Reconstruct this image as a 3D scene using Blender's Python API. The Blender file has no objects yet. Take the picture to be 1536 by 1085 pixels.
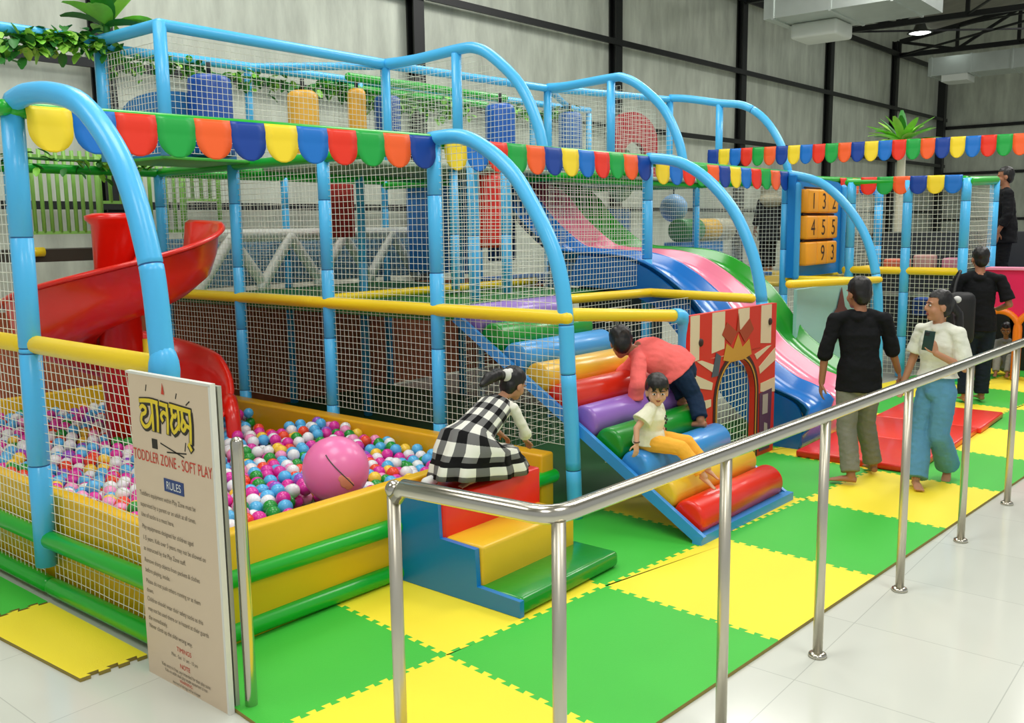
import bpy, bmesh, math, random
from mathutils import Vector, Matrix, Quaternion, noise
random.seed(11)
PI = math.pi
SC = bpy.context.scene
COL = SC.collection
V = Vector

# ---------------------------------------------------------------- camera (metres, z up; X and Y follow the play structure)
IW, IH = 1536, 1085
FPX, YAW, PITCH, ROLL, CZ = 1395.36, 0.68863, 0.14487, -0.01325, 2.1284
_f = V((math.cos(YAW)*math.cos(PITCH), math.sin(YAW)*math.cos(PITCH), -math.sin(PITCH)))
_r0 = _f.cross(V((0, 0, 1))).normalized()
_u0 = _r0.cross(_f)
_c, _s = math.cos(ROLL), math.sin(ROLL)
_r = _r0*_c + _u0*_s
_u = _u0*_c - _r0*_s
cam_d = bpy.data.cameras.new('camera')
cam = bpy.data.objects.new('camera', cam_d)
COL.objects.link(cam)
cam.matrix_world = Matrix(((_r.x, _u.x, -_f.x, 0), (_r.y, _u.y, -_f.y, 0), (_r.z, _u.z, -_f.z, CZ), (0, 0, 0, 1)))
cam_d.sensor_fit = 'HORIZONTAL'
cam_d.sensor_width = 36
cam_d.lens = FPX/IW*36
cam_d.clip_end = 200
SC.camera = cam

def proj(p):
    d = V(p)-V((0, 0, CZ))
    z = d.dot(_f)
    return IW/2+FPX*d.dot(_r)/z, IH/2-FPX*d.dot(_u)/z, z

# ---------------------------------------------------------------- materials
def lin(c):
    return tuple((x/255/12.92 if x/255 <= .04045 else ((x/255+.055)/1.055)**2.4) for x in c)+(1,)
MATS = {}
def mat(name, rgb, rough=.5, metal=0, coat=0, spec=.5, bump=0, bscale=60, var=0, vscale=6, emit=0, trans=0):
    if name in MATS:
        return MATS[name]
    m = bpy.data.materials.new(name)
    m.use_nodes = True
    nt = m.node_tree
    b = nt.nodes['Principled BSDF']
    c = lin(rgb)
    b.inputs['Base Color'].default_value = c
    b.inputs['Roughness'].default_value = rough
    b.inputs['Metallic'].default_value = metal
    b.inputs['Coat Weight'].default_value = coat
    b.inputs['Coat Roughness'].default_value = .12
    b.inputs['Specular IOR Level'].default_value = spec
    if emit:
        b.inputs['Emission Color'].default_value = c
        b.inputs['Emission Strength'].default_value = emit
    if var or bump:
        tc = nt.nodes.new('ShaderNodeTexCoord')
    if var:
        n = nt.nodes.new('ShaderNodeTexNoise')
        n.inputs['Scale'].default_value = vscale
        n.inputs['Detail'].default_value = 4
        nt.links.new(tc.outputs['Object'], n.inputs['Vector'])
        mx = nt.nodes.new('ShaderNodeMix')
        mx.data_type = 'RGBA'
        mx.inputs[6].default_value = tuple(x*(1-var) for x in c[:3])+(1,)
        mx.inputs[7].default_value = tuple(min(1, x*(1+var)) for x in c[:3])+(1,)
        nt.links.new(n.outputs['Fac'], mx.inputs[0])
        nt.links.new(mx.outputs[2], b.inputs['Base Color'])
    if bump:
        n2 = nt.nodes.new('ShaderNodeTexNoise')
        n2.inputs['Scale'].default_value = bscale
        n2.inputs['Detail'].default_value = 3
        nt.links.new(tc.outputs['Object'], n2.inputs['Vector'])
        bp = nt.nodes.new('ShaderNodeBump')
        bp.inputs['Strength'].default_value = bump
        bp.inputs['Distance'].default_value = .02
        nt.links.new(n2.outputs['Fac'], bp.inputs['Height'])
        nt.links.new(bp.outputs['Normal'], b.inputs['Normal'])
    MATS[name] = m
    return m

BLUE = mat('foam_blue', (78, 192, 250), .38, coat=.25, bump=.05, bscale=30)
SEAM = mat('foam_seam', (20, 92, 150), .5)
YEL = mat('foam_yellow', (250, 214, 24), .42, coat=.15)
GRN = mat('foam_green', (12, 172, 36), .35, coat=.3)
NETM = mat('net_cord', (226, 230, 214), .75)
STEEL = mat('stainless', (196, 192, 178), .22, metal=1)
BLACK = mat('black_steel', (16, 19, 18), .45)

# ---------------------------------------------------------------- mesh builder
class MB:
    def __init__(s):
        s.v = []; s.f = []; s.m = []; s.sm = []
    def add(s, vs, fs, mi=0, smooth=False):
        o = len(s.v)
        s.v += [V(p) for p in vs]
        for f in fs:
            s.f.append([i+o for i in f]); s.m.append(mi); s.sm.append(smooth)
        return s
    def box(s, c, d, rot=None, mi=0):
        x, y, z = d[0]/2, d[1]/2, d[2]/2
        vs = [V((a*x, b*y, e*z)) for a in (-1, 1) for b in (-1, 1) for e in (-1, 1)]
        if rot is not None: vs = [rot @ p for p in vs]
        vs = [p+V(c) for p in vs]
        return s.add(vs, [(0, 1, 3, 2), (4, 6, 7, 5), (0, 4, 5, 1), (2, 3, 7, 6), (0, 2, 6, 4), (1, 5, 7, 3)], mi)
    def rbox(s, c, d, r=.02, rot=None, mi=0, seg=3):
        bm = bmesh.new()
        bmesh.ops.create_cube(bm, size=1)
        for p in bm.verts: p.co = V((p.co.x*d[0], p.co.y*d[1], p.co.z*d[2]))
        bmesh.ops.bevel(bm, geom=bm.edges[:], offset=min(r, min(d)*.49), segments=seg, profile=.5, affect='EDGES')
        bm.verts.index_update()
        vs = [p.co.copy() for p in bm.verts]
        if rot is not None: vs = [rot @ p for p in vs]
        s.add([p+V(c) for p in vs], [[q.index for q in f.verts] for f in bm.faces], mi, True)
        bm.free()
        return s
    def bar(s, a, b, w, h, up=(0, 0, 1), mi=0):
        a, b = V(a), V(b)
        x = (b-a).normalized(); y = V(up).cross(x)
        if y.length < 1e-4: y = V((1, 0, 0)).cross(x)
        y.normalize(); z = x.cross(y)
        rot = Matrix((x, y, z)).transposed()
        return s.box((a+b)/2, ((b-a).length, w, h), rot, mi)
    def tube(s, path, r, n=12, cap=True, seams=(), mi=0, smi=1, flat=None, ref=None, closed=False, dome=False):
        P = [V(p) for p in path]
        R = list(r) if hasattr(r, '__len__') else [r]*len(P)
        if seams:                                  # narrow grooves where two foam sleeves meet
            L = [0]
            for i in range(1, len(P)): L.append(L[-1]+(P[i]-P[i-1]).length)
            ts = [(t, 0) for t in L]
            out = []
            for sm in seams:
                for o, k in ((-.006, 0), (-.004, 1), (.004, 1), (.006, 0)):
                    ts.append((sm+o, k))
            ts.sort()
            Q, RR, K = [], [], []
            for t, k in ts:
                if t < -1e-6 or t > L[-1]+1e-6: continue
                i = 0
                while i < len(L)-2 and t > L[i+1]: i += 1
                u = (t-L[i])/max(1e-9, L[i+1]-L[i])
                Q.append(P[i].lerp(P[i+1], u)); RR.append((R[i]*(1-u)+R[i+1]*u)*(.95 if k else 1)); K.append(k)
            P, R = Q, RR
        else:
            K = [0]*len(P)
        if dome and not closed:                    # rounded ends
            a0 = (P[0]-P[1]).normalized(); a1 = (P[-1]-P[-2]).normalized()
            pre = [(P[0]+a0*R[0]*math.sin(t), R[0]*math.cos(t)) for t in (1.45, 1.1, .7, .35)]
            post = [(P[-1]+a1*R[-1]*math.sin(t), R[-1]*math.cos(t)) for t in (.35, .7, 1.1, 1.45)]
            P = [q for q, _ in pre]+P+[q for q, _ in post]
            R = [q for _, q in pre]+R+[q for _, q in post]
            K = [0]*4+K+[0]*4
        m = len(P)
        T = []
        for i in range(m):
            if closed: t = P[(i+1) % m]-P[i-1]
            else: t = P[min(i+1, m-1)]-P[max(i-1, 0)]
            T.append(t.normalized() if t.length > 1e-9 else (T[-1] if T else V((0, 0, 1))))
        rv = V(ref) if ref is not None else (V((0, 0, 1)) if abs(T[0].z) < .9 else V((1, 0, 0)))
        N = (rv-T[0]*rv.dot(T[0]))
        if N.length < 1e-5: N = T[0].orthogonal()
        N.normalize()
        vs = []
        for i in range(m):
            if i:
                if ref is not None:
                    N2 = rv-T[i]*rv.dot(T[i])
                    N = N2.normalized() if N2.length > 1e-3 else N
                else:
                    N = (T[i-1].rotation_difference(T[i]) @ N)
                    N = (N-T[i]*N.dot(T[i])).normalized()
            B = T[i].cross(N)
            for k in range(n):
                a = 2*PI*k/n
                rn, rb = (R[i], R[i]) if not isinstance(R[i], tuple) else R[i]
                if flat: rb = rb*flat
                vs.append(P[i]+N*(rn*math.cos(a))+B*(rb*math.sin(a)))
        o = len(s.v)
        s.v += vs
        last = m if closed else m-1
        for i in range(last):
            j = (i+1) % m
            mm = smi if (K[i] == 1 and K[j] == 1) else mi
            for k in range(n):
                k2 = (k+1) % n
                s.f.append([o+i*n+k, o+i*n+k2, o+j*n+k2, o+j*n+k]); s.m.append(mm); s.sm.append(True)
        if cap and not closed:
            s.f.append([o+k for k in range(n)][::-1]); s.m.append(mi); s.sm.append(False)
            s.f.append([o+(m-1)*n+k for k in range(n)]); s.m.append(mi); s.sm.append(False)
        return s
    def ell(s, c, r, rot=None, nu=16, nv=10, mi=0):
        vs = [V((0, 0, 1))]
        for j in range(1, nv):
            t = PI*j/nv
            for i in range(nu):
                a = 2*PI*i/nu
                vs.append(V((math.sin(t)*math.cos(a), math.sin(t)*math.sin(a), math.cos(t))))
        vs.append(V((0, 0, -1)))
        fs = [(0, 1+i, 1+(i+1) % nu) for i in range(nu)]
        for j in range(nv-2):
            for i in range(nu):
                a, b = 1+j*nu+i, 1+j*nu+(i+1) % nu
                fs.append((a, a+nu, b+nu, b))
        l = len(vs)-1
        fs += [(l, 1+(nv-2)*nu+(i+1) % nu, 1+(nv-2)*nu+i) for i in range(nu)]
        q = []
        for p in vs:
            p = V((p.x*r[0], p.y*r[1], p.z*r[2]))
            if rot is not None: p = rot @ p
            q.append(p+V(c))
        return s.add(q, fs, mi, True)
    def prism(s, poly, o, ux, uy, depth, mi=0, smooth=False):
        """polygon in (ux,uy) at o, extruded along ux x uy by depth"""
        ux, uy = V(ux), V(uy)
        n = ux.cross(uy).normalized()*depth
        a = [V(o)+ux*p[0]+uy*p[1] for p in poly]
        k = len(a)
        fs = [list(range(k))[::-1], [k+i for i in range(k)]]
        s.add(a+[p+n for p in a], fs, mi)
        o2 = len(s.v)-2*k
        for i in range(k):
            j = (i+1) % k
            s.f.append([o2+i, o2+j, o2+k+j, o2+k+i]); s.m.append(mi); s.sm.append(smooth)
        return s
    def lathe(s, prof, c, n=24, axis=(0, 0, 1), mi=0):
        ax = V(axis).normalized()
        N = ax.orthogonal().normalized(); B = ax.cross(N)
        m = len(prof); vs = []
        for r, z in prof:
            for k in range(n):
                a = 2*PI*k/n
                vs.append(V(c)+ax*z+N*(r*math.cos(a))+B*(r*math.sin(a)))
        fs = []
        for i in range(m-1):
            for k in range(n):
                k2 = (k+1) % n
                fs.append((i*n+k, i*n+k2, (i+1)*n+k2, (i+1)*n+k))
        s.add(vs, fs, mi, True)
        return s
    def data(s, name):
        me = bpy.data.meshes.new(name)
        me.from_pydata([tuple(p) for p in s.v], [], s.f)
        me.polygons.foreach_set('material_index', s.m)
        me.polygons.foreach_set('use_smooth', s.sm)
        me.validate()
        return me
    def build(s, name, mats, parent=None):
        return link(name, s.data(name), mats, parent)

def fix_normals(me):
    bm = bmesh.new(); bm.from_mesh(me)
    bmesh.ops.recalc_face_normals(bm, faces=bm.faces[:])
    bm.to_mesh(me); bm.free()

def link(name, me, mats, parent=None):
    if not isinstance(mats, (list, tuple)): mats = [mats]
    fix_normals(me)
    if not len(me.materials):
        for m in mats: me.materials.append(m)
    o = bpy.data.objects.new(name, me)
    COL.objects.link(o)
    if parent is not None: adopt(o, parent)
    return o

def adopt(o, parent):
    o.parent = parent
    o.matrix_parent_inverse = Matrix.Translation(-parent.location) if parent.parent is None else Matrix()

def tag(o, label, cat, group=None):
    o['label'] = label; o['category'] = cat
    if group: o['group'] = group
    return o

def thing(name, label, cat, loc=(0, 0, 0), group=None):
    o = bpy.data.objects.new(name, None)
    o.empty_display_size = .1
    COL.objects.link(o)
    o.location = loc
    return tag(o, label, cat, group)

def struct(o):
    o['kind'] = 'structure'
    return o

def remeshed(mb, voxel, it=4, fac=.5):
    """one continuous skin around everything in mb"""
    me = mb.data('tmp')
    fix_normals(me)
    o = bpy.data.objects.new('tmp', me)
    COL.objects.link(o)
    m = o.modifiers.new('r', 'REMESH'); m.mode = 'VOXEL'; m.voxel_size = voxel; m.use_smooth_shade = True
    if it:
        k = o.modifiers.new('s', 'SMOOTH'); k.factor = fac; k.iterations = it
    dg = bpy.context.evaluated_depsgraph_get()
    dg.update()
    ev = o.evaluated_get(dg)
    out = bpy.data.meshes.new_from_object(ev)
    bpy.data.objects.remove(o); bpy.data.meshes.remove(me)
    for p in out.polygons: p.use_smooth = True
    return out

def text_mb(mb, txt, o, ux, uy, size, depth=.002, mi=0, align='CENTER', xs=1.0, spacing=1.0):
    """flat lettering: origin o, along ux, up uy"""
    cu = bpy.data.curves.new('t', 'FONT')
    cu.body = txt; cu.size = size; cu.align_x = align; cu.extrude = 0
    cu.space_character = spacing
    ob = bpy.data.objects.new('t', cu)
    COL.objects.link(ob)
    dg = bpy.context.evaluated_depsgraph_get(); dg.update()
    me = bpy.data.meshes.new_from_object(ob.evaluated_get(dg))
    ux, uy = V(ux).normalized(), V(uy).normalized()
    nn = ux.cross(uy)*depth
    vs = [V(o)+ux*(p.co.x*xs)+uy*p.co.y+nn for p in me.vertices]
    mb.add(vs, [list(p.vertices) for p in me.polygons], mi)
    bpy.data.objects.remove(ob); bpy.data.curves.remove(cu); bpy.data.meshes.remove(me)
    return mb

def smooth_path(pts, k=4):
    P = [V(p) for p in pts]; out = []
    for i in range(len(P)-1):
        p0, p1, p2, p3 = P[max(i-1, 0)], P[i], P[i+1], P[min(i+2, len(P)-1)]
        for j in range(k):
            t = j/k
            out.append(.5*((2*p1)+(p2-p0)*t+(2*p0-5*p1+4*p2-p3)*t*t+(3*p1-p0-3*p2+p3)*t**3))
    out.append(P[-1])
    return out

def copy_tree(o, parent=None):
    c = o.copy()
    COL.objects.link(c)
    if parent is not None: c.parent = parent
    for ch in list(o.children):
        copy_tree(ch, c)
    return c
# ================================================================ the hall
def tile_floor_mat():
    m = mat('floor_tile', (214, 217, 206), .14, spec=.55)
    nt = m.node_tree; b = nt.nodes['Principled BSDF']
    tc = nt.nodes.new('ShaderNodeTexCoord')
    br = nt.nodes.new('ShaderNodeTexBrick')
    br.offset = 0
    br.inputs['Color1'].default_value = lin((216, 219, 208)); br.inputs['Color2'].default_value = lin((210, 214, 203))
    br.inputs['Mortar'].default_value = lin((186, 190, 180))
    br.inputs['Scale'].default_value = 1; br.inputs['Mortar Size'].default_value = .0025
    br.inputs['Brick Width'].default_value = .8; br.inputs['Row Height'].default_value = .8
    nt.links.new(tc.outputs['Object'], br.inputs['Vector'])
    nt.links.new(br.outputs['Color'], b.inputs['Base Color'])
    return m
def foil_mat(name, rgb, sc):
    m = mat(name, rgb, .42, metal=.25, spec=.5)
    nt = m.node_tree; b = nt.nodes['Principled BSDF']
    tc = nt.nodes.new('ShaderNodeTexCoord'); mp = nt.nodes.new('ShaderNodeMapping')
    mp.inputs['Scale'].default_value = sc
    n = nt.nodes.new('ShaderNodeTexNoise'); n.inputs['Scale'].default_value = 1.6; n.inputs['Detail'].default_value = 7; n.inputs['Roughness'].default_value = .65
    r = nt.nodes.new('ShaderNodeValToRGB')
    c = lin(rgb)
    r.color_ramp.elements[0].color = tuple(x*.72 for x in c[:3])+(1,); r.color_ramp.elements[0].position = .3
    r.color_ramp.elements[1].color = tuple(min(1, x*1.2) for x in c[:3])+(1,); r.color_ramp.elements[1].position = .72
    bp = nt.nodes.new('ShaderNodeBump'); bp.inputs['Strength'].default_value = .35; bp.inputs['Distance'].default_value = .03
    L = nt.links.new
    L(tc.outputs['Object'], mp.inputs['Vector']); L(mp.outputs['Vector'], n.inputs['Vector'])
    L(n.outputs['Fac'], r.inputs['Fac']); L(r.outputs['Color'], b.inputs['Base Color'])
    L(n.outputs['Fac'], bp.inputs['Height']); L(bp.outputs['Normal'], b.inputs['Normal'])
    return m
FOIL = foil_mat('insulation_foil', (206, 212, 196), (1.6, 1.6, .35))
FOILD = foil_mat('roof_underside', (172, 168, 156), (1, .5, 1))
struct(MB().box((15, 1, -.05), (52, 30, .1)).build('floor', tile_floor_mat()))

WA = math.radians(-2)
WD, WN = V((math.cos(WA), math.sin(WA), 0)), V((-math.sin(WA), math.cos(WA), 0))
def W(s, off=0, z=0): return WN*(12+off)+WD*s+V((0, 0, z))
WROT = Matrix.Rotation(WA, 3, 'Z')
EX = 39.2
struct(MB().box(W(16, .12, 4.6), (56, .2, 9.2), WROT).build('wall_back', FOIL))
struct(MB().box((EX+.35, 0, 6.6), (.2, 26, 13.2)).build('wall_end', FOIL))
struct(MB().bar((14, 12.6, 9.1), (14, -13, 14.4), 54, .1).build('ceiling', FOILD))
CS = (.0, 5.75, 11.16, 16.97, 22.58, 28.1, 33.6)
for i, s in enumerate(CS):
    k = MB()
    k.box(W(s, -.16, 4.1), (.24, .03, 8.2), WROT); k.box(W(s, .0, 4.1), (.24, .03, 8.2), WROT); k.box(W(s, -.08, 4.1), (.03, .14, 8.2), WROT)
    struct(k.build('column_%d' % (i+1), BLACK))
k = MB(); k.box((EX-.1, 10.55, 4), (.3, .3, 8)); struct(k.build('column_8', BLACK))
for i, (z, h) in enumerate(((2.45, .1), (4.2, .11), (5.95, .12), (7.75, .16))):
    struct(MB().box(W(16.5, -.2, z), (46, .05, h), WROT).build('beam_%d' % (i+1), BLACK))
    struct(MB().box((EX+.18, 1, z-.3 if z < 7 else z), (.06, 19, h)).build('beam_%d' % (i+5), BLACK))
def truss(s, n):
    k = MB()
    a = W(s, -.2, 7.72)
    d = V((.035, -1, 0)).normalized(); L = 20.; N = 11
    lo = [a+d*(L*i/N) for i in range(N+1)]
    hi = [p+V((0, 0, .45+i*.30)) for i, p in enumerate(lo)]
    k.bar(lo[0], lo[-1], .13, .15); k.bar(hi[0], hi[-1], .13, .14)
    for i in range(N+1): k.bar(lo[i], hi[i], .1, .1)
    for i in range(N): k.bar(*((lo[i], hi[i+1]) if i % 2 else (hi[i], lo[i+1])), .09, .09)
    struct(k.build('trim_%d' % n, BLACK))
    return lo, hi
T4 = truss(16.97, 1); T5 = truss(22.58, 2); T6 = truss(28.1, 3); T7 = truss(33.6, 4)
k = MB()
for A, B in ((T5, T6), (T6, T7)):
    k.bar(B[0][0], A[0][4], .06, .06); k.bar(B[1][1], A[0][4], .05, .05); k.bar(B[0][2], A[0][4]+V((0, 0, .1)), .05, .05)
    k.bar(A[0][0], B[0][4], .05, .05)
struct(k.build('trim_5', BLACK))

DUCT = mat('galvanised_duct', (196, 204, 198), .3, metal=.55, var=.12, vscale=3)
t = thing('air_duct', 'large galvanised air duct nearest the camera, high under the roof beside the back wall', 'duct', (19.8, 3, 6.3))
k = MB(); k.box((19.9, 7.2, 6.95), (1.9, 3.0, 1.3))
for i in range(3): k.box((19.9, 8.5-1.2*i, 6.95), (1.96, .05, 1.36))
k.build('duct_body', DUCT, t)
MB().rbox((20.2, 7.95, 6.14), (.95, 1.0, .32), .06).build('outlet_box', mat('duct_outlet', (206, 210, 202), .5), t)
t = thing('air_duct', 'galvanised air duct running in front of the far end wall', 'duct', (32.5, 2, 6.9), None)
k = MB(); k.box((32.6, .6, 6.92), (1.2, 17, .56))
for i in range(15): k.box((32.6, 9-1.15*i, 6.92), (1.25, .05, .61))
k.build('duct_body', DUCT, t)
MB().box((32.4, 8.3, 6.53), (.9, .75, .2)).build('outlet_box', mat('duct_outlet', (206, 210, 202), .5), t)
t = thing('ceiling_lamp', 'round glowing high bay lamp hanging between the roof trusses', 'lamp', (30, 8.81, 7.64))
MB().lathe([(0, .3), (.12, .3), (.2, .1), (.36, .02), (.36, 0), (.3, 0)], (30, 8.81, 7.64)).build('lamp_housing', mat('lamp_housing', (90, 95, 92), .4, metal=.6), t)
MB().lathe([(.3, .01), (.15, -.03), (.001, -.04)], (30, 8.81, 7.64)).build('lamp_lens', mat('lamp_lens', (245, 255, 250), .3, emit=9), t)
MB().tube([(30, 8.81, 7.9), (30, 8.81, 9.45)], .02, 6).build('hanger', BLACK, t)

# ---------------------------------------------------------------- interlocking foam floor mats
MG = mat('mat_green', (62, 190, 58), .55, bump=.12, bscale=180, var=.05, vscale=2)
MY = mat('mat_yellow', (252, 230, 52), .55, bump=.12, bscale=180, var=.04, vscale=2)
ME = mat('mat_edge', (150, 132, 60), .7)
GX0 = [2.17, 3.152, 4.381, 5.556, 6.761, 7.93, 9.12, 10.3, 11.49, 12.67, 13.85, 15.0]
def gp(i, j):
    i += 1
    x0 = GX0[i]; y0 = 3.05-.105*(x0-3.152)
    xm = [2.06, 3.044, 4.305, 5.487, 6.666, 7.846, 9.03, 10.21, 11.4, 12.58, 13.76, 14.9][i]
    ym = 1.913-.078*(xm-3.044)
    if j == 0: return V((x0, y0, 0))
    if j == -1: return V((xm, ym, 0))
    return V((x0, y0, 0))+(V((x0, y0, 0))-V((xm, ym, 0)))*(j*(1.0 if j > 0 else 1))
def tooth(a, b, n, amp):
    """dovetail line from a to b (end points included)"""
    a, b = V(a), V(b); d = b-a; nn = V((-d.y, d.x, 0)).normalized()*amp
    out = [a.copy()]
    w = .1/n
    for k in range(n):
        o = nn*(1 if k % 2 else -1)
        out += [a+d*((k/n-w) if k else .004)+o, a+d*(((k+1)/n+w) if k < n-1 else .996)+o]
    out.append(b.copy())
    return out
NI = 11
def hedge(i, j): return tooth(gp(i, j), gp(i+1, j), 25, .014)
def vedge(i, j): return tooth(gp(i, j), gp(i, j+1), 25, .014)
names = {True: ('yellow', MY), False: ('green', MG)}
def where(i, j):
    if j == -1:
        d = ['in front of the rule board', 'in front of the soft steps', 'at the foot of the roller ramp', 'between the railing and the red rollers', 'under the walking couple',
             'just behind the woman in jeans', 'along the railing beyond the red landing mat', 'along the railing, second beyond the red landing mat', 'along the railing by the man in dark jeans', 'along the railing in front of the pink wall', 'at the far end of the railing']
    elif j == 0:
        d = ['beside the pit edge behind the rule board', 'under the left side of the soft steps', 'left of the roller ramp', 'under the lower rollers', 'between the rollers and the red landing mat',
             'under the red landing mat', 'under the far half of the red landing mat', 'behind the red landing mat', 'by the feet of the man in dark jeans', 'in front of the crawl hole', 'beside the pink wall']
    else:
        d = ['', 'behind the soft steps', 'in shade under the ramp', 'in shade under the middle of the ramp', 'in front of the circus panel',
             'under the slide end', 'under the slide', 'beside the slide', 'under the number panel bay', 'by the crawl wall', 'behind the crawl wall']
    return d[i+1]
for j in (-1, 0, 1):
    for i in range(-1, NI-1):
        if j == 1 and i < 0: continue
        bot = hedge(i, j) if j > -1 else [gp(i, j), gp(i+1, j)]
        top = hedge(i, j+1) if j < 1 else [gp(i, 2), gp(i+1, 2)]
        lef = vedge(i, j) if i > -1 and not (j == 1 and i == 0) else [gp(i, j), gp(i, j+1)]
        rig = vedge(i+1, j) if i < NI-2 else [gp(i+1, j), gp(i+1, j+1)]
        if j == 1 and i == 0: bot = hedge(i, j)
        poly = bot[:-1]+rig[:-1]+top[::-1][:-1]+lef[::-1][:-1]
        nm, mm = names[(i+j) % 2 == 0]
        k = MB(); k.prism([(p.x, p.y) for p in poly], (0, 0, .001), (1, 0, 0), (0, 1, 0), .019)
        for q in range(1, len(k.m)): k.m[q] = 1
        k.m[1] = 0
        tag(k.build('foam_mat', [mm, ME]), '%s interlocking foam floor mat %s' % (nm, where(i, j)), 'mat', 'interlocking foam floor mats')
# loose strip of mats along the left side of the pit
def strip(y0, y1, nm, mm, lab):
    a, b = V((1.9-.01*(y0-4.27), y0, 0)), V((2.235, y0-.02, 0)); c, d = V((2.235, y1, 0)), V((1.9-.05*(y1-4.27), y1+.02, 0))
    poly = tooth(a, b, 7, .014)[:-1]+[b, c]+tooth(d, c, 7, .014)[::-1][1:]
    k = MB(); k.prism([(p.x, p.y) for p in poly], (0, 0, .001), (1, 0, 0), (0, 1, 0), .019)
    for q in range(1, len(k.m)): k.m[q] = 1
    k.m[1] = 0
    tag(k.build('foam_mat', [mm, ME]), lab, 'mat', 'interlocking foam floor mats')
strip(4.27, 5.32, 'yellow', MY, 'yellow foam mat strip with scalloped end beside the left of the ball pit')
strip(5.36, 6.6, 'green', MG, 'green foam mat strip behind the yellow one left of the ball pit')

# ---------------------------------------------------------------- stainless hand railing
t = thing('hand_railing', 'polished stainless steel hand railing on slim posts in front of the play area', 'railing', (2.28, 1.7, 0))
RH = 1.215
def ry(x): return 1.71-.051*(x-2.28)
pa, pc = V((2.215, 2.36, RH)), V((2.27, 1.71, RH))
path = [(2.215, 2.38, .9), (2.215, 2.38, 1.1), (2.216, 2.37, 1.175), (2.22, 2.33, RH)]
path = [path[2], path[3]]+[V((2.22, 2.33, RH)).lerp(pc, u) for u in (.5, .8)]
for a in (0.0, .25, .5, .75, 1.0):
    p = V((2.262, 1.79, RH)).lerp(V((2.27, 1.71, RH)), a).lerp(V((2.27, 1.71, RH)).lerp(V((2.36, ry(2.36), RH)), a), a)
    path.append(p)
path += [V((x, ry(x), RH)) for x in (2.6, 4, 6, 8, 10, 12, 14.5)]
MB().tube(path, .032, 20).build('handrail', STEEL, t)
MB().ell((2.215, 2.375, RH-.012), (.033, .034, .034)).build('end_elbow', STEEL, t)
for x, y in [(2.215, 2.38)]+[(x, ry(x)) for x in (2.30, 3.36, 4.3, 5.4, 6.51, 7.6, 8.7, 9.8, 10.9, 12, 13.1, 14.2)]:
    p = MB(); p.tube([(x, y, .004), (x, y, RH-.02)], .024, 16)
    pp = p.build('post', mat('satin_steel', (206, 200, 182), .36, metal=.9), t)
    b = MB(); b.lathe([(.0, .022), (.03, .022), (.042, .015), (.046, .0), (0, 0)], (x, y, .0015)).build('flange', STEEL, pp)

# ---------------------------------------------------------------- rule board
t = thing('rule_board', 'tall cream rule board with yellow logo standing at the ball pit corner', 'sign', (2.2, 3.78, 0))
BX0, BX1, BY0, BY1, BZ = 2.165, 2.225, 3.44, 4.10, 1.475
CREAM = mat('board_cream', (220, 200, 172), .55, spec=.3); WHT = mat('board_white', (226, 226, 216), .5)
MB().box(((BX0+.012), (BY0+BY1)/2, BZ/2), (.022, BY1-BY0, BZ)).build('face_sheet', CREAM, t)
k = MB(); k.box((BX0+.012, BY0-.008, BZ/2), (.026, .016, BZ+.004)); k.box((BX0+.012, (BY0+BY1)/2, BZ+.006), (.026, BY1-BY0+.03, .012)); k.build('edge_strip', WHT, t)
MB().box((BX0+.031, (BY0+BY1)/2, BZ/2), (.012, BY1-BY0-.02, BZ-.02)).build('core', mat('board_core', (30, 32, 34), .6), t)
MB().box((BX1-.006, (BY0+BY1)/2, BZ/2), (.02, BY1-BY0, BZ-.01)).build('back_sheet', mat('board_back', (176, 178, 164), .4, metal=.3), t)
MB().tube([(2.262, 3.40, .0), (2.262, 3.40, 1.16), (2.262, 3.401, 1.22)], .028, 14, dome=True).build('support_post', STEEL, t)
INK = [mat('ink_red', (206, 62, 40), .6), mat('ink_grey', (112, 100, 84), .6), mat('ink_white', (230, 232, 226), .6)]   # read from the -x side, along -y
ux, uy = V((0, -1, 0)), V((0, 0, 1)); oxf = BX0-.0005
yc = (BY0+BY1)/2
def put(txt, z, size, mi, y=None, al='CENTER', xs=1, nm='text_line', x=None, d=.0005):
    k = MB(); text_mb(k, txt, (oxf if x is None else x, yc if y is None else y, z), ux, uy, size, d, 0, al, xs); k.build(nm, INK[mi], t)
put('TODDLER ZONE - SOFT PLAY', 1.072, .074, 0, xs=.655, nm='title_line')
bx = MB(); bx.box((BX0-.0005, yc-.01, .985), (.003, .16, .06)); bx.build('heading_box', mat('heading_blue', (34, 62, 122), .5), t)
put('RULES', .968, .052, 2, yc-.01, xs=.85, nm='heading', x=BX0-.002, d=.0008)
lines = [(.90, 'Toddlers equipment within Play Zone must be'), (.845, 'supervised by a parent or an adult at all times,'), (.795, 'Use of socks is a must here.'),
         (.735, 'Play equipments designed for children aged'), (.68, '1-5 years. Kids over 5 years, may not be allowed on'), (.628, 'as instructed by the Play Zone staff.'),
         (.57, 'Remove sharp objects from pockets & clothes'), (.52, 'before playing, inside.'), (.465, 'Please do not push others running or at them'), (.42, 'down.'),
         (.375, 'Children should wear their safety socks as this'), (.325, 'may not be used there or in hazard at their guards'), (.28, 'the immediately.'), (.24, 'Never climb up the slide wrong way.')]
for z, s_ in lines: put(s_, z, .032, 1, BY1-.035, 'LEFT', .78)
for z, s_ in ((.185, 'TIMINGS'), (.105, 'NOTE'), (.0, '')):
    if s_: put(s_, z, .032, 0)
put('Mon - Sun  11 am - 10 pm', .15, .026, 1, xs=.8)
put('Kids entry is free, any intended for that play zone', .075, .026, 1, xs=.78); put('Kids no adult shall play inside equipment is not', .052, .024, 1, xs=.78)
put('WARNING', .030, .022, 0); put('Any kind of damage will be charged', .010, .02, 1, xs=.8)
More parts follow.
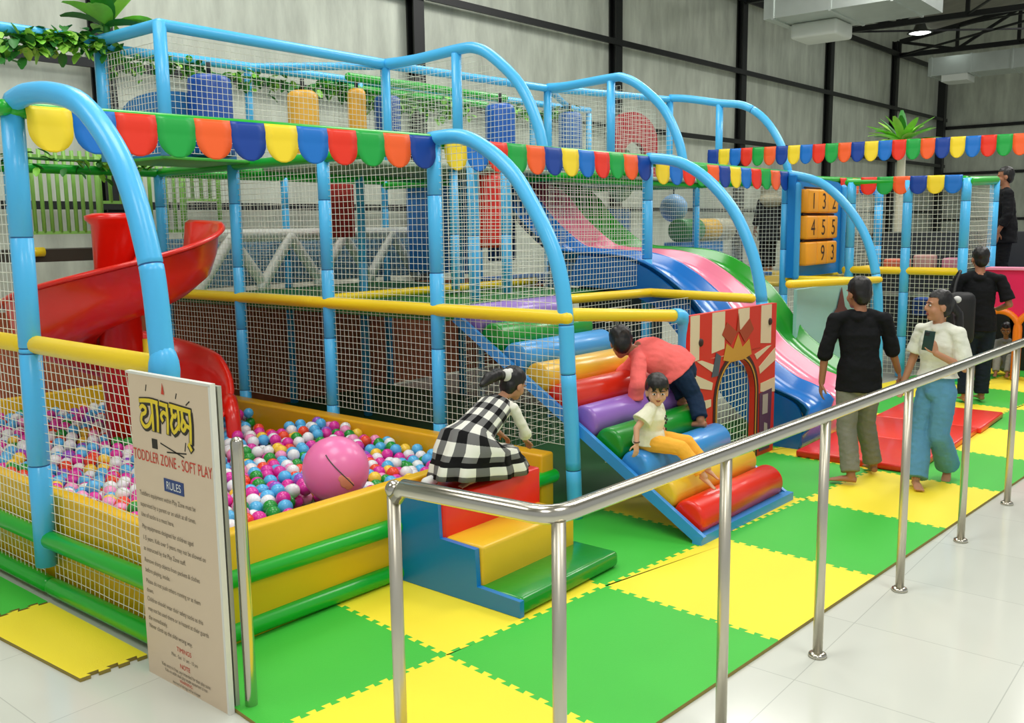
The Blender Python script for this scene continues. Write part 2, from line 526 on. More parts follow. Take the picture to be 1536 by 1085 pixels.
# the logo: brushed Bengali word, yellow strokes on a dark outline
lg, lo_ = MB(), MB()
def P2(x, z): return V((BX0, BY1-.10-x, 1.225+z))
strokes = [[(-.01, .13), (.08, .138), (.155, .135)], [(-.005, .092), (.018, .108), (.045, .098), (.04, .078), (.012, .068)], [(.012, .068), (.0, .038), (.03, .012), (.07, .028), (.1, .075)], [(.1, .135), (.103, .07), (.1, .0)], [(.142, .135), (.146, .07), (.14, .0)],
           [(.165, .135), (.2, .132), (.235, .13)], [(.226, .085), (.198, .098), (.176, .078), (.19, .055)], [(.226, .13), (.229, .07), (.222, .0)],
           [(.245, .135), (.33, .13), (.42, .125)], [(.268, .128), (.268, .10), (.292, .088), (.30, .104)], [(.275, .09), (.256, .052), (.275, .015), (.318, .05)], [(.318, .128), (.321, .08), (.316, .03)],
           [(.348, .12), (.35, .08), (.338, .05), (.356, .034), (.374, .06), (.352, .085)], [(.374, .06), (.408, .052)], [(.408, .125), (.411, .06), (.404, -.02)], [(.385, -.02), (.41, -.05)]]
for st in strokes:
    pts = smooth_path([P2(*p) for p in st], 3)
    lg.tube([p+V((-.0025, 0, 0)) for p in pts], .0125, 8, flat=1, ref=(1, 0, 0)); lo_.tube([p+V((-.0005, -.003, -.003)) for p in pts], .0195, 8, ref=(1, 0, 0))
for B_, sx in ((lg, .16), (lo_, .1)):
    B_.v = [V((BX0+(p.x-BX0)*sx-.001, p.y, p.z)) for p in B_.v]
lo_.box(P2(.10, -.06), (.002, .045, .045))
for a, b in (((.38, .15), (.41, .17)), ((.4, .1), (.43, .07)), ((.40, .13), (.42, .10)), ((.05, .18), (.06, .21)), ((.3, .17), (.31, .195)), ((.15, -.05), (.34, -.09)), ((.2, -.085), (.36, -.07)), ((.36, -.02), (.35, -.06))):
    lo_.bar(P2(*a), P2(*b), .006, .001, (1, 0, 0))
lo_.build('logo_outline', mat('logo_dark', (40, 34, 24), .6), t)
lg.build('logo', mat('logo_yellow', (232, 205, 40), .5), t)
MB().prism([(-.012, 0), (.012, 0), (0, .05)], P2(.2, .18)+V((-.002, 0, 0)), (0, -1, 0), (0, 0, 1), .001).build('logo_flame', mat('ink_red', (206, 62, 40), .6), t)
# ================================================================ the soft play frame
FR = thing('play_gym', 'big two storey soft play gym of pale blue padded posts, arches, nets and yellow bars', 'play structure', (5.29, 5.11, 0))
X1, X2, X3, X4 = 2.32, 5.29, 8.45, 11.95
ZT, ZB = 2.8, 1.48
PR = .056
def post(x, y, z0, z1, r=PR, seams=None, dx=0, mats=None, parent=None):
    k = MB(); L = z1-z0
    sm = seams if seams is not None else [s for s in (.55, 1.15, 1.75, 2.35) if s < L-.1]
    k.tube([(x+dx, y, z0), (x, y, z1)], r, 14, seams=sm)
    return k.build('post', mats or [BLUE, SEAM], parent or FR)
def bar(name, a, b, r, m, parent=None, seams=()):
    k = MB(); k.tube([a, b], r, 14, seams=seams, dome=not seams); return k.build(name, [m, SEAM] if seams else m, parent or FR)
def arch(pts, r=PR, seams=(1.0, 2.0), name='arch', k=4):
    q = MB(); q.tube(smooth_path(pts, k), r, 14, seams=seams, cap=True)
    return q.build(name, [BLUE, SEAM], FR)
def net(o, u, v, lu, lv, cell=.052, th=.0023, sag=.012, parent=None, m=None, poly=None):
    """square mesh net in the plane (u,v) from corner o; poly: upper limit as function of u"""
    o, u, v = V(o), V(u).normalized(), V(v).normalized()
    n = u.cross(v); k = MB()
    nu, nv = max(1, round(lu/cell)), max(1, round(lv/cell))
    sd = random.random()*50
    def pt(a, b):
        e = math.sin(PI*a/lu)*math.sin(PI*b/lv)
        w = noise.noise((a*2.3+sd, b*2.3, sd))*sag*2*e+sag*e
        return o+u*(a+noise.noise((a*3+sd, b*3, 7))*.008*e)+v*(b+noise.noise((a*3, b*3+sd, 3))*.008*e)+n*w
    hu = poly or (lambda a: lv)
    ma, mb_ = max(2, nu//4), max(2, nv//4)
    for i in range(nu+1):
        a = lu*i/nu; top = hu(a)
        if top < cell*.5: continue
        k.tube([pt(a, top*j/mb_) for j in range(mb_+1)], th, 4, cap=False)
    for j in range(nv+1):
        b = lv*j/nv
        pts = [pt(lu*i/ma, b) for i in range(ma+1) if hu(lu*i/ma) >= b-1e-6]
        if poly:
            pts = [pt(lu*i/(ma*3), b) for i in range(ma*3+1) if hu(lu*i/(ma*3)) >= b-1e-6]
        if len(pts) > 1: k.tube(pts, th, 4, cap=False)
    for q in range(len(k.sm)): k.sm[q] = False
    return k.build('net', m or NETM, parent or FR)

# the four front arches
def sc(pts, f): return [(X1, y*f, CZ+(z-CZ)*f) for y, z in pts]
A1 = sc([(5.12, 2.80), (4.95, 2.82), (4.68, 2.795), (4.40, 2.715), (4.15, 2.515), (4.0, 2.295), (3.895, 2.0), (3.865, 1.82), (3.85, 1.62)], 1.0545)
arch(A1+[(X1, 4.03, 1.3), (X1, 4.01, .9), (X1, 4.0, .45), (X1, 4.0, .03)], .058, (1.75,))
MB().ell((X1, 4.045, 1.47), (.073, .073, .14)).build('joint_sleeve', BLUE, FR)
post(X1, 5.43, .2, 2.8, .06, (.6, 1.25, 1.28, 1.9), dx=-.03)
arch([(X2, 5.14, 2.80), (X2, 4.83, 2.797), (X2, 4.57, 2.69), (X2, 4.32, 2.50), (X2, 4.14, 2.262), (X2, 3.99, 2.01), (X2, 3.905, 1.78), (X2, 3.86, 1.5), (X2, 3.84, 1.1), (X2+.02, 3.82, .6), (X2+.04, 3.81, .02)], PR, (2.1, 2.45, 3.15))
arch([(X3, 5.11, 2.80), (X3, 4.75, 2.74), (X3, 4.435, 2.56), (X3, 4.15, 2.26), (X3, 3.96, 1.9), (X3, 3.86, 1.58), (X3, 3.82, 1.3), (X3, 3.82, 1.0)], PR, (2.1,))
arch([(X4, 5.11, 2.76), (X4, 4.66, 2.63), (X4, 4.3, 2.32), (X4, 4.03, 1.9), (X4, 3.88, 1.35), (X4, 3.84, .7), (X4, 3.82, .02)], PR, (1.9,))
# post grid
for x in (X2, X3, X4):
    post(x, 5.11, .02, 2.78)
for y in (6.43, 7.75, 9.07): post(X2, y, .02, 2.75)
for x, y in ((6.87, 7.75), (6.87, 9.07), (8.45, 7.75), (8.45, 9.07), (10.3, 9.07), (11.95, 6.43), (11.95, 9.07), (10.3, 7.75)): post(x, y, .02, 2.75, .048)
for x, y in ((5.95, 5.3), (6.75, 5.6)): post(x, y, 1.5, 2.75, .05)
post(6.93, 6.43, 1.5, 2.75, .045); post(13.9, 5.11, 1.4, 2.7, .06); post(15.3, 5.0, 1.2, 2.7, .06)
post(2.32, 9.07, .02, 2.8, .055); post(3.8, 9.07, .02, 2.8, .05)
# bars at deck height
bar('deck_bar', (X1, 4.06, 1.49), (X1, 5.43, 1.5), .052, YEL); bar('deck_bar', (X1-.03, 5.5, 1.5), (X1, 9.0, 1.5), .05, YEL)
bar('deck_bar', (X2-.02, 3.84, ZB), (X2-.02, 9.05, ZB), .05, YEL)
bar('deck_bar', (X1, 9.07, ZB), (X2, 9.07, ZB), .045, YEL)
bar('deck_bar', (X2+.06, 3.84, 1.5), (6.58, 3.66, 1.40), .048, YEL)
k = MB(); k.tube(smooth_path([(6.48, 3.675, 1.405), (6.58, 3.66, 1.39), (6.64, 3.655, 1.3), (6.65, 3.655, 1.0), (6.65, 3.655, .03)], 4), .06, 14); k.build('post', [BLUE, SEAM], FR)
bar('deck_bar', (6.75, 5.0, 1.46), (8.17, 4.9, 1.44), .045, YEL); bar('deck_bar', (8.17, 4.9, 1.44), (8.2, 3.82, 1.42), .045, YEL)
bar('deck_bar', (9.75, 4.1, 1.46), (X4, 3.86, 1.40), .045, YEL); bar('deck_bar', (X4, 5.11, 1.36), (14.9, 5.11, 1.36), .05, YEL)
bar('deck_bar', (X4, 5.05, 1.38), (X4+.02, 3.9, 1.38), .045, YEL)
bar('deck_bar', (5.4, 6.6, 1.5), (X3, 6.6, 1.5), .04, YEL)
# green top tubes
for a, b in (((X1, 5.40, 2.79), (X2, 5.11, 2.79)), ((X2, 5.11, 2.77), (X3, 5.11, 2.79)), ((X3, 5.11, 2.76), (X4, 5.11, 2.76)), ((X4, 5.11, 2.70), (15.3, 5.11, 2.76)), ((X2, 5.11, 2.74), (X2, 9.1, 2.72)),
             ((X1, 9.07, 2.72), (X4, 9.07, 2.72)), ((X3, 5.11, 2.66), (X3, 9.07, 2.66)), ((X3, 6.43, 2.66), (X4, 6.43, 2.66)), ((X4, 5.11, 2.66), (X4, 9.07, 2.66)), ((X1-.05, 5.4, 2.8), (X1-.1, 9.0, 2.75)), ((X2, 7.75, 2.68), (X3, 7.75, 2.68))):
    bar('top_tube', a, b, .045, GRN)
# decks (padded floors) and the closed back
DG = mat('deck_green', (30, 120, 48), .5); DB = mat('deck_blue', (46, 112, 190), .5, var=.35, vscale=22)
MB().rbox((6.9, 7.35, 1.41), (3.1, 3.4, .06), .02).build('deck', DG, FR)
MB().rbox((5.95, 5.4, 1.41), (1.25, .62, .06), .02).build('deck', DG, FR)
MB().rbox((11.9, 7.5, 1.36), (3.2, 3.1, .06), .02).build('deck', DB, FR)
MB().rbox((13.4, 5.9, 1.30), (2.9, 1.5, .06), .02).build('deck', mat('deck_tan', (205, 176, 70), .5), FR)
MB().rbox((8.9, 7.3, 2.71), (6.6, 1.9, .05), .02).build('deck', mat('deck_pale', (150, 168, 146), .6), FR)
MB().rbox((4.85, 7.85, 2.745), (.95, .85, .03), .01).build('deck', mat('deck_lime', (70, 176, 60), .5), FR)
def weave(name, rgb):
    return mat(name, rgb, .7, var=.35, vscale=9)
MB().box((8.7, 9.25, .70), (6.7, .05, 1.36)).build('back_panel', weave('brown_sheet', (186, 104, 66)), FR)
MB().box((4.1, 9.25, .70), (2.2, .05, 1.36)).build('back_panel', weave('brown_sheet', (186, 104, 66)), FR)
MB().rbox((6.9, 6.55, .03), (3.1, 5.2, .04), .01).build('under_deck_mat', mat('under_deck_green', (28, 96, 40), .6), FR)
# nets
YV, ZV, XV = (0, 1, 0), (0, 0, 1), (1, 0, 0)
net((X1, 4.06, .10), YV, ZV, 1.33, 1.36, sag=.03); net((X1-.02, 5.48, .10), YV, ZV, 3.5, 2.62, .055, sag=.02)
net((X2, 3.86, .56), YV, ZV, 1.22, .9); net((X2, 5.16, .56), YV, ZV, 1.24, .9); net((X2, 6.48, .56), YV, ZV, 1.24, .9); net((X2, 7.8, .56), YV, ZV, 1.24, .9)
for y in (5.16, 6.48, 7.8): net((X2, y, 1.53), YV, ZV, 1.24, 1.18)
A2P = [(3.86, 1.5), (3.905, 1.78), (3.99, 2.01), (4.14, 2.262), (4.32, 2.50), (4.57, 2.69), (4.83, 2.797), (5.2, 2.8)]
def interp(tab, x):
    for (a, b), (c, d) in zip(tab, tab[1:]):
        if a <= x <= c: return b+(d-b)*(x-a)/(c-a)
    return tab[-1][1]
net((X2, 3.88, 1.53), YV, ZV, 1.2, 1.25, poly=lambda a: max(0, interp(A2P, 3.88+a)-1.53-.03))
net((6.72, 5.11, 1.5), XV, ZV, X3-.05-6.72, 1.26); net((X2+.06, 5.13, 1.5), XV, ZV, 1.4, 1.26)
net((X3+.05, 6.43, 1.4), XV, ZV, 1.7, 1.26); net((10.2, 6.43, 1.4), XV, ZV, 1.7, 1.26); net((X4-.02, 5.16, 1.42), YV, ZV, 1.25, 1.24)
net((12.0, 6.43, 1.4), XV, ZV, 3.0, 1.3); net((13.95, 5.11, 1.42), XV, ZV, 1.3, 1.28)
net((X2+.06, 9.06, 1.5), XV, ZV, 3.1, 1.2, .06); net((X3+.05, 9.06, 1.45), XV, ZV, 3.4, 1.2, .07)
net((6.68, 4.45, .05), XV, ZV, 1.5, 1.36, .06); net((X2+.4, 5.2, .1), XV, ZV, 2.6, 1.3, .06)
net((X4-.1, 5.0, .05), XV, ZV, 3.2, 1.3, .07)

# upper tier
UB = [BLUE, SEAM]
U0 = (4.35, 7.3)
def uarch(x, y0, dz=0, peak=6.3):
    arch([(x, y0, 3.80+dz), (x, 6.85, 3.79+dz), (x, peak, 3.815+dz), (x, 6.05, 3.80+dz), (x, 5.82, 3.68+dz), (x, 5.51, 3.40+dz), (x, 5.32, 3.05+dz), (x, 5.25, 2.78)], .052, (2.6,), 'upper_arch')
    post(x, peak, 2.75, 3.78+dz, .05, ()); post(x, y0, 2.75, 3.77+dz, .05, ())
uarch(6.87, 7.3); uarch(9.45, 7.15, .01, 6.22)
arch([(12.0, 6.9, 3.90), (12.0, 6.6, 3.86), (12.0, 6.12, 3.76), (12.0, 5.75, 3.69), (12.0, 5.45, 3.48), (12.0, 5.22, 3.14), (12.0, 5.1, 2.76)], .052, (1.3,), 'upper_arch')
post(12.0, 6.12, 2.7, 3.74, .05, ()); post(12.0, 6.9, 2.7, 3.88, .05, ())
post(4.35, 7.3, 2.75, 3.83, .055, ()); post(4.35, 8.3, 2.75, 3.83, .055, ())
bar('upper_rail', (4.35, 7.3, 3.81), (6.87, 7.3, 3.80), .05, BLUE); bar('upper_rail', (6.87, 7.3, 3.79), (9.45, 7.15, 3.80), .045, BLUE)
bar('upper_rail', (9.45, 7.15, 3.80), (12.0, 6.9, 3.88), .045, BLUE); bar('upper_rail', (4.35, 7.3, 3.81), (4.35, 8.3, 3.81), .05, BLUE)
bar('upper_rail', (4.35, 8.3, 3.80), (2.6, 8.3, 3.8), .05, BLUE); bar('upper_rail', (4.35, 8.3, 3.75), (12, 8.3, 3.85), .045, BLUE)
bar('upper_rail', (9.45, 7.15, 3.8), (11.5, 8.3, 3.84), .04, BLUE); bar('upper_rail', (6.0, 8.3, 3.78), (6.87, 7.3, 3.78), .04, BLUE)
for x in (5.9, 7.4, 9.0, 10.6, 12.0): post(x, 8.3, 2.75, 3.8, .042, ())
bar('upper_tube', (6.9, 7.9, 3.74), (9.4, 7.8, 3.74), .045, GRN); bar('upper_tube', (6.9, 8.3, 3.70), (9.6, 8.3, 3.72), .045, GRN)
net((4.4, 7.3, 2.78), XV, ZV, 2.42, .95); net((4.35, 7.35, 2.78), YV, ZV, .92, .9)
net((6.92, 7.25, 2.78), XV, ZV, 2.48, .93); net((9.5, 7.1, 2.78), XV, ZV, 2.45, .95)
UA = [(5.3, 3.0), (5.51, 3.38), (5.82, 3.65), (6.05, 3.78), (7.3, 3.78)]
for x in (6.87, 9.45): net((x, 5.32, 2.8), YV, ZV, 1.9, .98, poly=lambda a: max(0, interp(UA, 5.32+a)-2.8-.05))
net((4.4, 8.3, 2.8), XV, ZV, 7.5, .95, .065)

# white padded braces on the upper floor
WF = mat('foam_white', (246, 246, 238), .5)
bar('white_brace', (5.5, 8.9, 2.06), (9.1, 8.9, 2.06), .07, WF)
for x in (5.95, 6.75, 7.55, 8.35):
    bar('white_brace', (x, 8.85, 2.03), (x-.42, 8.85, 1.48), .06, WF); bar('white_brace', (x+.02, 8.86, 2.03), (x+.44, 8.86, 1.48), .06, WF)
MB().rbox((7.3, 9.15, 1.76), (3.9, .06, .55), .02).build('blue_panel', mat('pad_blue_print', (120, 168, 236), .6, var=.75, vscale=30), FR)
MB().rbox((8.55, 8.2, 2.1), (.05, 1.1, 1.1), .02).build('blue_panel', mat('pad_blue', (52, 128, 210), .5), FR)
MB().rbox((7.25, 8.55, 2.33), (.42, .06, .62), .02).build('red_panel', mat('pad_red_print', (205, 54, 44), .6, var=.4, vscale=18), FR)
for i, (x, y, w, h, z, c) in enumerate(((10.7, 6.75, 1.9, .9, 1.9, (70, 150, 214)), (8.95, 6.9, .5, .9, 2.15, (36, 84, 150)))):
    MB().rbox((x, y+.6, z), (w, .07, h), .03).build('blue_panel', mat('pad_blue_%d' % i, c, .5, var=.3, vscale=8), FR)
# ================================================================ ball pit
PYW = mat('pit_yellow', (232, 186, 14), .42, coat=.15, var=.05, vscale=3)
PT = thing('ball_pit', 'yellow padded ball pit with green tube edges at the left of the play frame', 'ball pit', (2.32, 4.0, 0))
MB().rbox((3.55, 4.03, .31), (2.30, .10, .60), .02).build('pit_wall', PYW, PT)
MB().rbox((X1+.10, 6.5, .31), (.10, 4.9, .60), .02).build('pit_wall', PYW, PT)
MB().rbox((X2-.14, 6.42, .27), (.15, 5.0, .50), .02).build('pit_wall', mat('pit_orange', (226, 168, 10), .42, coat=.15), PT)
MB().rbox((3.8, 9.0, .31), (2.8, .08, .60), .02).build('pit_wall', PYW, PT)
for z in (.075, .36):
    MB().tube([(X1, 4.0, z+.01), (5.22, 3.93, z-.02)], .052, 14, dome=True).build('edge_tube', GRN, PT)
    MB().tube([(X1-.02, 4.02, z+.015), (X1-.02, 5.38, z-.0)], .052, 14, dome=True).build('edge_tube', GRN, PT)
    MB().tube([(X1-.02, 5.45, z), (X1-.02, 9.0, z)], .05, 14, dome=True).build('edge_tube', GRN, PT)

# balls
BC = {'white': (236, 238, 240), 'magenta': (222, 46, 160), 'sky blue': (84, 182, 236), 'green': (22, 150, 50), 'yellow': (250, 206, 62), 'red': (240, 72, 40), 'purple': (150, 84, 200), 'pink': (244, 150, 196)}
BM = {k_: mat('ball_'+k_.replace(' ', '_'), c, .3, coat=.2) for k_, c in BC.items()}
wts = (('white', 26), ('magenta', 24), ('sky blue', 24), ('green', 7), ('yellow', 6), ('red', 11), ('purple', 4), ('pink', 6))
bag = [k_ for k_, n in wts for _ in range(n)]
rnd = random.Random(5)
BR = .047
slots = []
for L in (0, 1):
    y = 4.15+L*.03; row = 0
    while y < 8.9:
        x = X1+.21+(.048 if row % 2 else 0)+L*.04
        while x < X2-.27:
            z = .405+.05*math.sin(x*2.1+1)*math.sin(y*1.7)-.05*max(0, min(1, (4.6-y)/.5))+(0 if L == 0 else -.07)+rnd.uniform(-.045, .045)
            slots.append((x+rnd.uniform(-.013, .013), y+rnd.uniform(-.013, .013), z, L))
            x += .097
        y += .086; row += 1
def hidden(x, y, z):
    px_, py_, d = proj((x, y, z))
    if px_ < 0 or px_ > 690: return True
    if 214 < px_ < 368: return True
    if 560 < px_ < 650 and 660 < py_ < 755: return True
    t = (3.98)/y                                   # sight line crossing the front wall
    if X1+.02 < x*t < 5.2 and CZ+(z+.02-CZ)*t < .60: return True
    t = (X1+.05)/x
    if y*t > 4.0 and CZ+(z+.02-CZ)*t < .60: return True
    return False
def clear(x, y, z):
    return (x-3.61)**2+(y-4.42)**2 > .30**2 and not (X2-.75 < x < X2-.1 and 6.3 < y < 7.2)
slots = [s_ for s_ in slots if clear(*s_[:3])]
pts_ = [V(s_[:3]) for s_ in slots]
for it in range(14):                               # push neighbouring balls apart until they only touch
    cells = {}
    for i, p in enumerate(pts_): cells.setdefault((int(p.x/.096), int(p.y/.096), int(p.z/.096)), []).append(i)
    for (a, b, c), ids in cells.items():
        for da in (0, 1, -1):
            for db in (0, 1, -1):
                for dc in (0, 1, -1):
                    for j in cells.get((a+da, b+db, c+dc), ()):
                        for i in ids:
                            if i < j:
                                d = pts_[j]-pts_[i]; l = d.length
                                if l < .0945:
                                    d = d*((.0945-l)*.5/max(l, 1e-5)); pts_[i] -= d; pts_[j] += d
    for i, p in enumerate(pts_):
        p.x = min(max(p.x, X1+.20), X2-.265); p.y = min(max(p.y, 4.13), 8.9)
        p.z = min(max(p.z, .28 if slots[i][3] else .34), .51)
        if it < 13:
            q = p-V((3.62, 4.4, .655)); l = q.length
            if l < .254: p += q*((.254-l)/l)
slots = [(p.x, p.y, p.z, s_[3]) for p, s_ in zip(pts_, slots)]
vis = sorted([s_ for s_ in slots if s_[3] == 0 and not hidden(*s_[:3])], key=lambda s_: proj(s_[:3])[2])
near = set(vis[:300])
k = MB(); k.ell((0, 0, 0), (BR, BR, BR), None, 14, 9)
proto = {}
stuff = MB(); mk = list(BM)
bt = MB(); bt.ell((0, 0, 0), (BR, BR, BR), None, 10, 7)
for s_ in slots:
    c = rnd.choice(bag)
    if s_ in near:
        if c not in proto:
            o = link('pit_ball', k.data('pit_ball'), BM[c]); proto[c] = o
            tag(o, 'loose %s ball lying in the ball pit' % c, 'ball', c+' pit balls')
        else:
            o = proto[c].copy(); COL.objects.link(o)
        o.location = s_[:3]
    else:
        stuff.add([p+V(s_[:3]) for p in bt.v], bt.f, mk.index(c), True)
o = stuff.build('pit_balls_mass', [BM[q] for q in mk])
o['kind'] = 'stuff'; tag(o, 'sea of small coloured balls filling the rest of the pit', 'balls')
t = thing('play_ball', 'big pink ball resting on the small balls by the steps', 'ball', (3.61, 4.42, .66))
PC = (3.62, 4.4, .655)
PKM = mat('ball_big_pink', (240, 120, 178), .35, coat=.2)
MB().ell(PC, (.205, .205, .205), None, 32, 20).build('ball_body', PKM, t)
def onball(az, el, r=.2055): return V(PC)+V((math.cos(az)*math.cos(el), math.sin(az)*math.cos(el), math.sin(el)))*r
az0 = math.atan2(-PC[1], -PC[0])
k = MB(); k.tube([onball(az0+.55-.09*i, -.32+.1*i, .206) for i in range(11)], .004, 6); k.build('dark_line', mat('print_grey', (84, 78, 80), .5), t)
k = MB()
for a, e, r in ((.28, -.18, .035), (.40, -.3, .03), (.18, -.05, .025)):
    p = onball(az0+a, e, .203); n = (p-V(PC)).normalized(); k.ell(p, (r, r, .004), n.to_track_quat('Z', 'Y').to_matrix())
k.build('print_patch', mat('print_peach', (236, 150, 120), .5), t)

# ================================================================ soft steps by the pit
t = thing('soft_steps', 'three soft steps, red on top, then yellow and green, with a blue side', 'steps', (3.75, 3.05, 0))
SX0, SX1 = 3.74, 4.62
SR, SY_, SG, SB = mat('vinyl_red', (232, 34, 14), .34, coat=.3, bump=.15, bscale=9), mat('vinyl_yellow', (236, 190, 40), .38, coat=.2, bump=.2, bscale=8), mat('vinyl_green', (6, 142, 34), .3, coat=.35, bump=.15, bscale=9), mat('vinyl_blue', (0, 122, 196), .36, coat=.2)
MB().rbox(((SX0+SX1)/2+.03, 3.2, .055+.02), (SX1-SX0+.08, .36, .10), .03).build('green_step', SG, t)
MB().rbox(((SX0+SX1)/2+.01, 3.48, .19), (SX1-SX0, .33, .32), .02).build('yellow_step', SY_, t)
MB().rbox(((SX0+SX1)/2+.01, 3.76, .305), (SX1-SX0+.03, .33, .55), .02).build('red_step', SR, t)
k = MB(); k.prism([(3.02, .022), (3.94, .022), (3.94, .60), (3.62, .59), (3.61, .35), (3.34, .34), (3.33, .125), (3.02, .115)], (SX0-.03, 0, 0), (0, 1, 0), (0, 0, 1), .035)
k.build('blue_side', SB, t)

# ================================================================ roller ramp
t = thing('roller_ramp', 'climbing ramp of big coloured foam rollers between two blue rails', 'ramp', (6.0, 2.86, 0))
RB = mat('ramp_blue', (58, 150, 226), .36, coat=.2)
R0, R1 = V((0, 2.86, .06)), V((0, 4.95, 1.40))
RXL, RXR = 5.36, 6.68
for x, dx in ((RXL, 0), (RXR, -.04)):
    k = MB(); k.bar(V((x, 2.80, .045)), V((x, 4.98, 1.42)), .035, .075); k.build('side_rail', RB, t)
k = MB(); k.bar((RXL-.02, 2.83, .05), (RXR+.02, 2.77, .05), .07, .06); k.build('foot_rail', RB, t)
ROL = [('red', (232, 38, 14)), ('yellow', (238, 196, 52)), ('blue', (56, 150, 226)), ('green', (10, 140, 34)), ('purple', (150, 106, 196)), ('red', (232, 48, 20)), ('yellow', (240, 190, 50)), ('blue', (66, 160, 230)), ('green', (14, 150, 40)), ('purple', (150, 118, 200))]
for i, (nm, c) in enumerate(ROL):
    u = (i+.42)/9.75
    p = R0.lerp(R1, u)+V((0, -.03, .045))
    m = mat('roller_'+nm+str(c[1]), c, .34, coat=.3)
    k = MB(); r = .125
    x0, x1 = RXL+.045, RXR-.045-.06*u
    ys = -.03
    prof = [(.001, 0), (r-.03, 0), (r-.012, .006), (r, .03), (r, x1-x0-.03), (r-.012, x1-x0-.006), (r-.03, x1-x0), (.001, x1-x0)]
    k.lathe(prof, (x0, p.y-ys/2, p.z), 28, V((x1-x0, ys, 0)).normalized())
    o = k.build('roller', m, t); o['label'] = nm+' foam roller'
k = MB(); k.box((6.0, 4.1, .73), (1.2, .02, .02)); k.build('cross_bar', RB, t)

# ================================================================ circus arch panel
t = thing('arch_panel', 'red and cream circus arch panel with a netted doorway beside the rollers', 'panel', (7.25, 3.6, 0))
PA, PB = V((6.60, 3.635, .0)), V((8.10, 3.57, 0))
pu = (PB-PA).normalized(); pw = (PB-PA).length; pz_ = V((0, 0, 1)); pn = pu.cross(pz_)      # pn faces the camera side
PH = 1.40
def ring(cx, zc, rx, rz, n=20, z0=.02):
    return [(cx+rx, z0)]+[(cx+rx*math.cos(PI*i/n), zc+rz*math.sin(PI*i/n)) for i in range(n+1)]+[(cx-rx, z0)]
dcx, dzc = .78, .62
hole = ring(dcx, dzc, .33, .34)
outer = [(pw, .02), (pw, PH), (0, PH), (0, .02)]
left = [(dcx, dzc+.34)]+[(dcx+.33*math.cos(PI*(.5+i/20)), dzc+.34*math.sin(PI*(.5+i/20))) for i in range(1, 11)]+[(dcx-.33, .02), (0, .02), (0, PH), (dcx, PH)]
right = [(dcx, PH), (pw, PH), (pw, .02), (dcx+.33, .02)]+[(dcx+.33*math.cos(PI*i/20), dzc+.34*math.sin(PI*i/20)) for i in range(0, 11)]
RED = mat('panel_red', (214, 44, 26), .5); CRM = mat('panel_cream', (226, 206, 172), .55); GLD = mat('panel_gold', (206, 150, 50), .5); DRK = mat('panel_dark', (52, 26, 22), .6); PUR = mat('panel_purple', (84, 50, 84), .6)
k = MB(); k.prism(left, PA, pu, pz_, .05); k.prism(right, PA, pu, pz_, .05); k.build('board', RED, t)
S_ = PA+pn*.051
def pr(polys, m, nm, lift=.002):
    for q in polys:
        k = MB(); k.prism(q, PA+pn*(.05+lift-.002), pu, pz_, .003)
        if nm == 'door_border' or nm == 'border_line':
            for q2 in polys[1:]: k.prism(q2, PA+pn*(.05+lift-.002), pu, pz_, .003)
            k.build(nm, m, t); return
        k.build(nm, m, t)
cc = V((dcx, .72, 0))
blocks = [[(.0, 1.02), (.14, 1.03), (.14, PH-.004), (.0, PH-.004)], [(.34, 1.06), (.55, 1.08), (.55, PH-.004), (.34, PH-.004)], [(.78, 1.22), (.98, 1.2), (.98, PH-.004), (.78, PH-.004)], [(1.2, 1.06), (1.4, 1.04), (1.4, PH-.004), (1.2, PH-.004)]]
rays = []
def ray(a0, a1, r0, r1):
    a0, a1 = math.radians(a0), math.radians(a1)
    return [(max(0, min(pw, dcx+r*math.cos(a))), max(.03, min(1.02, .66+r*math.sin(a)))) for r, a in ((r0, a0), (r1, a0), (r1, a1), (r0, a1))]
for a0, a1 in ((-6, 4), (16, 25), (36, 45), (56, 63), (118, 126), (140, 150), (160, 168), (178, 186)): rays.append(ray(a0, a1, .44, .78))
pr(blocks, CRM, 'cream_block'); pr(rays, CRM, 'cream_ray', .003)
def band(r0, r1, n=20):
    o = [(dcx+r1[0], .03)]+[(dcx+r1[0]*math.cos(PI*i/n), dzc+r1[1]*math.sin(PI*i/n)) for i in range(n+1)]+[(dcx-r1[0], .03)]
    q = [(dcx-r0[0], .03)]+[(dcx+r0[0]*math.cos(PI*(n-i)/n), dzc+r0[1]*math.sin(PI*(n-i)/n)) for i in range(n+1)]+[(dcx+r0[0], .03)]
    out = []
    for i in range(len(o)-1): out.append([q[len(q)-1-i], o[i], o[i+1], q[len(q)-2-i]])
    return out
pr(band((.335, .345), (.40, .41)), DRK, 'door_border', .004); pr(band((.345, .355), (.362, .372)), GLD, 'border_line', .006)
pr([[(dcx-.25, .98), (dcx-.1, .95), (dcx+.1, .95), (dcx+.25, .98), (dcx+.2, 1.12), (dcx+.08, 1.06), (dcx, 1.18), (dcx-.08, 1.06), (dcx-.2, 1.12)]], GLD, 'crown_ornament', .005)
pr([[(dcx-.12, 1.1), (dcx-.02, 1.2), (dcx-.2, 1.3), (dcx-.28, 1.2)], [(dcx+.12, 1.1), (dcx+.02, 1.2), (dcx+.2, 1.3), (dcx+.28, 1.2)], [(dcx-.03, 1.2), (dcx+.03, 1.2), (dcx, 1.36)]], mat('panel_rust', (168, 60, 24), .5), 'plume_ornament', .006)
pr([[(dcx-.44, .86), (dcx-.33, .86), (dcx-.29, 1.02), (dcx-.37, 1.06)]], mat('panel_slate', (70, 84, 98), .5), 'side_ornament', .006)
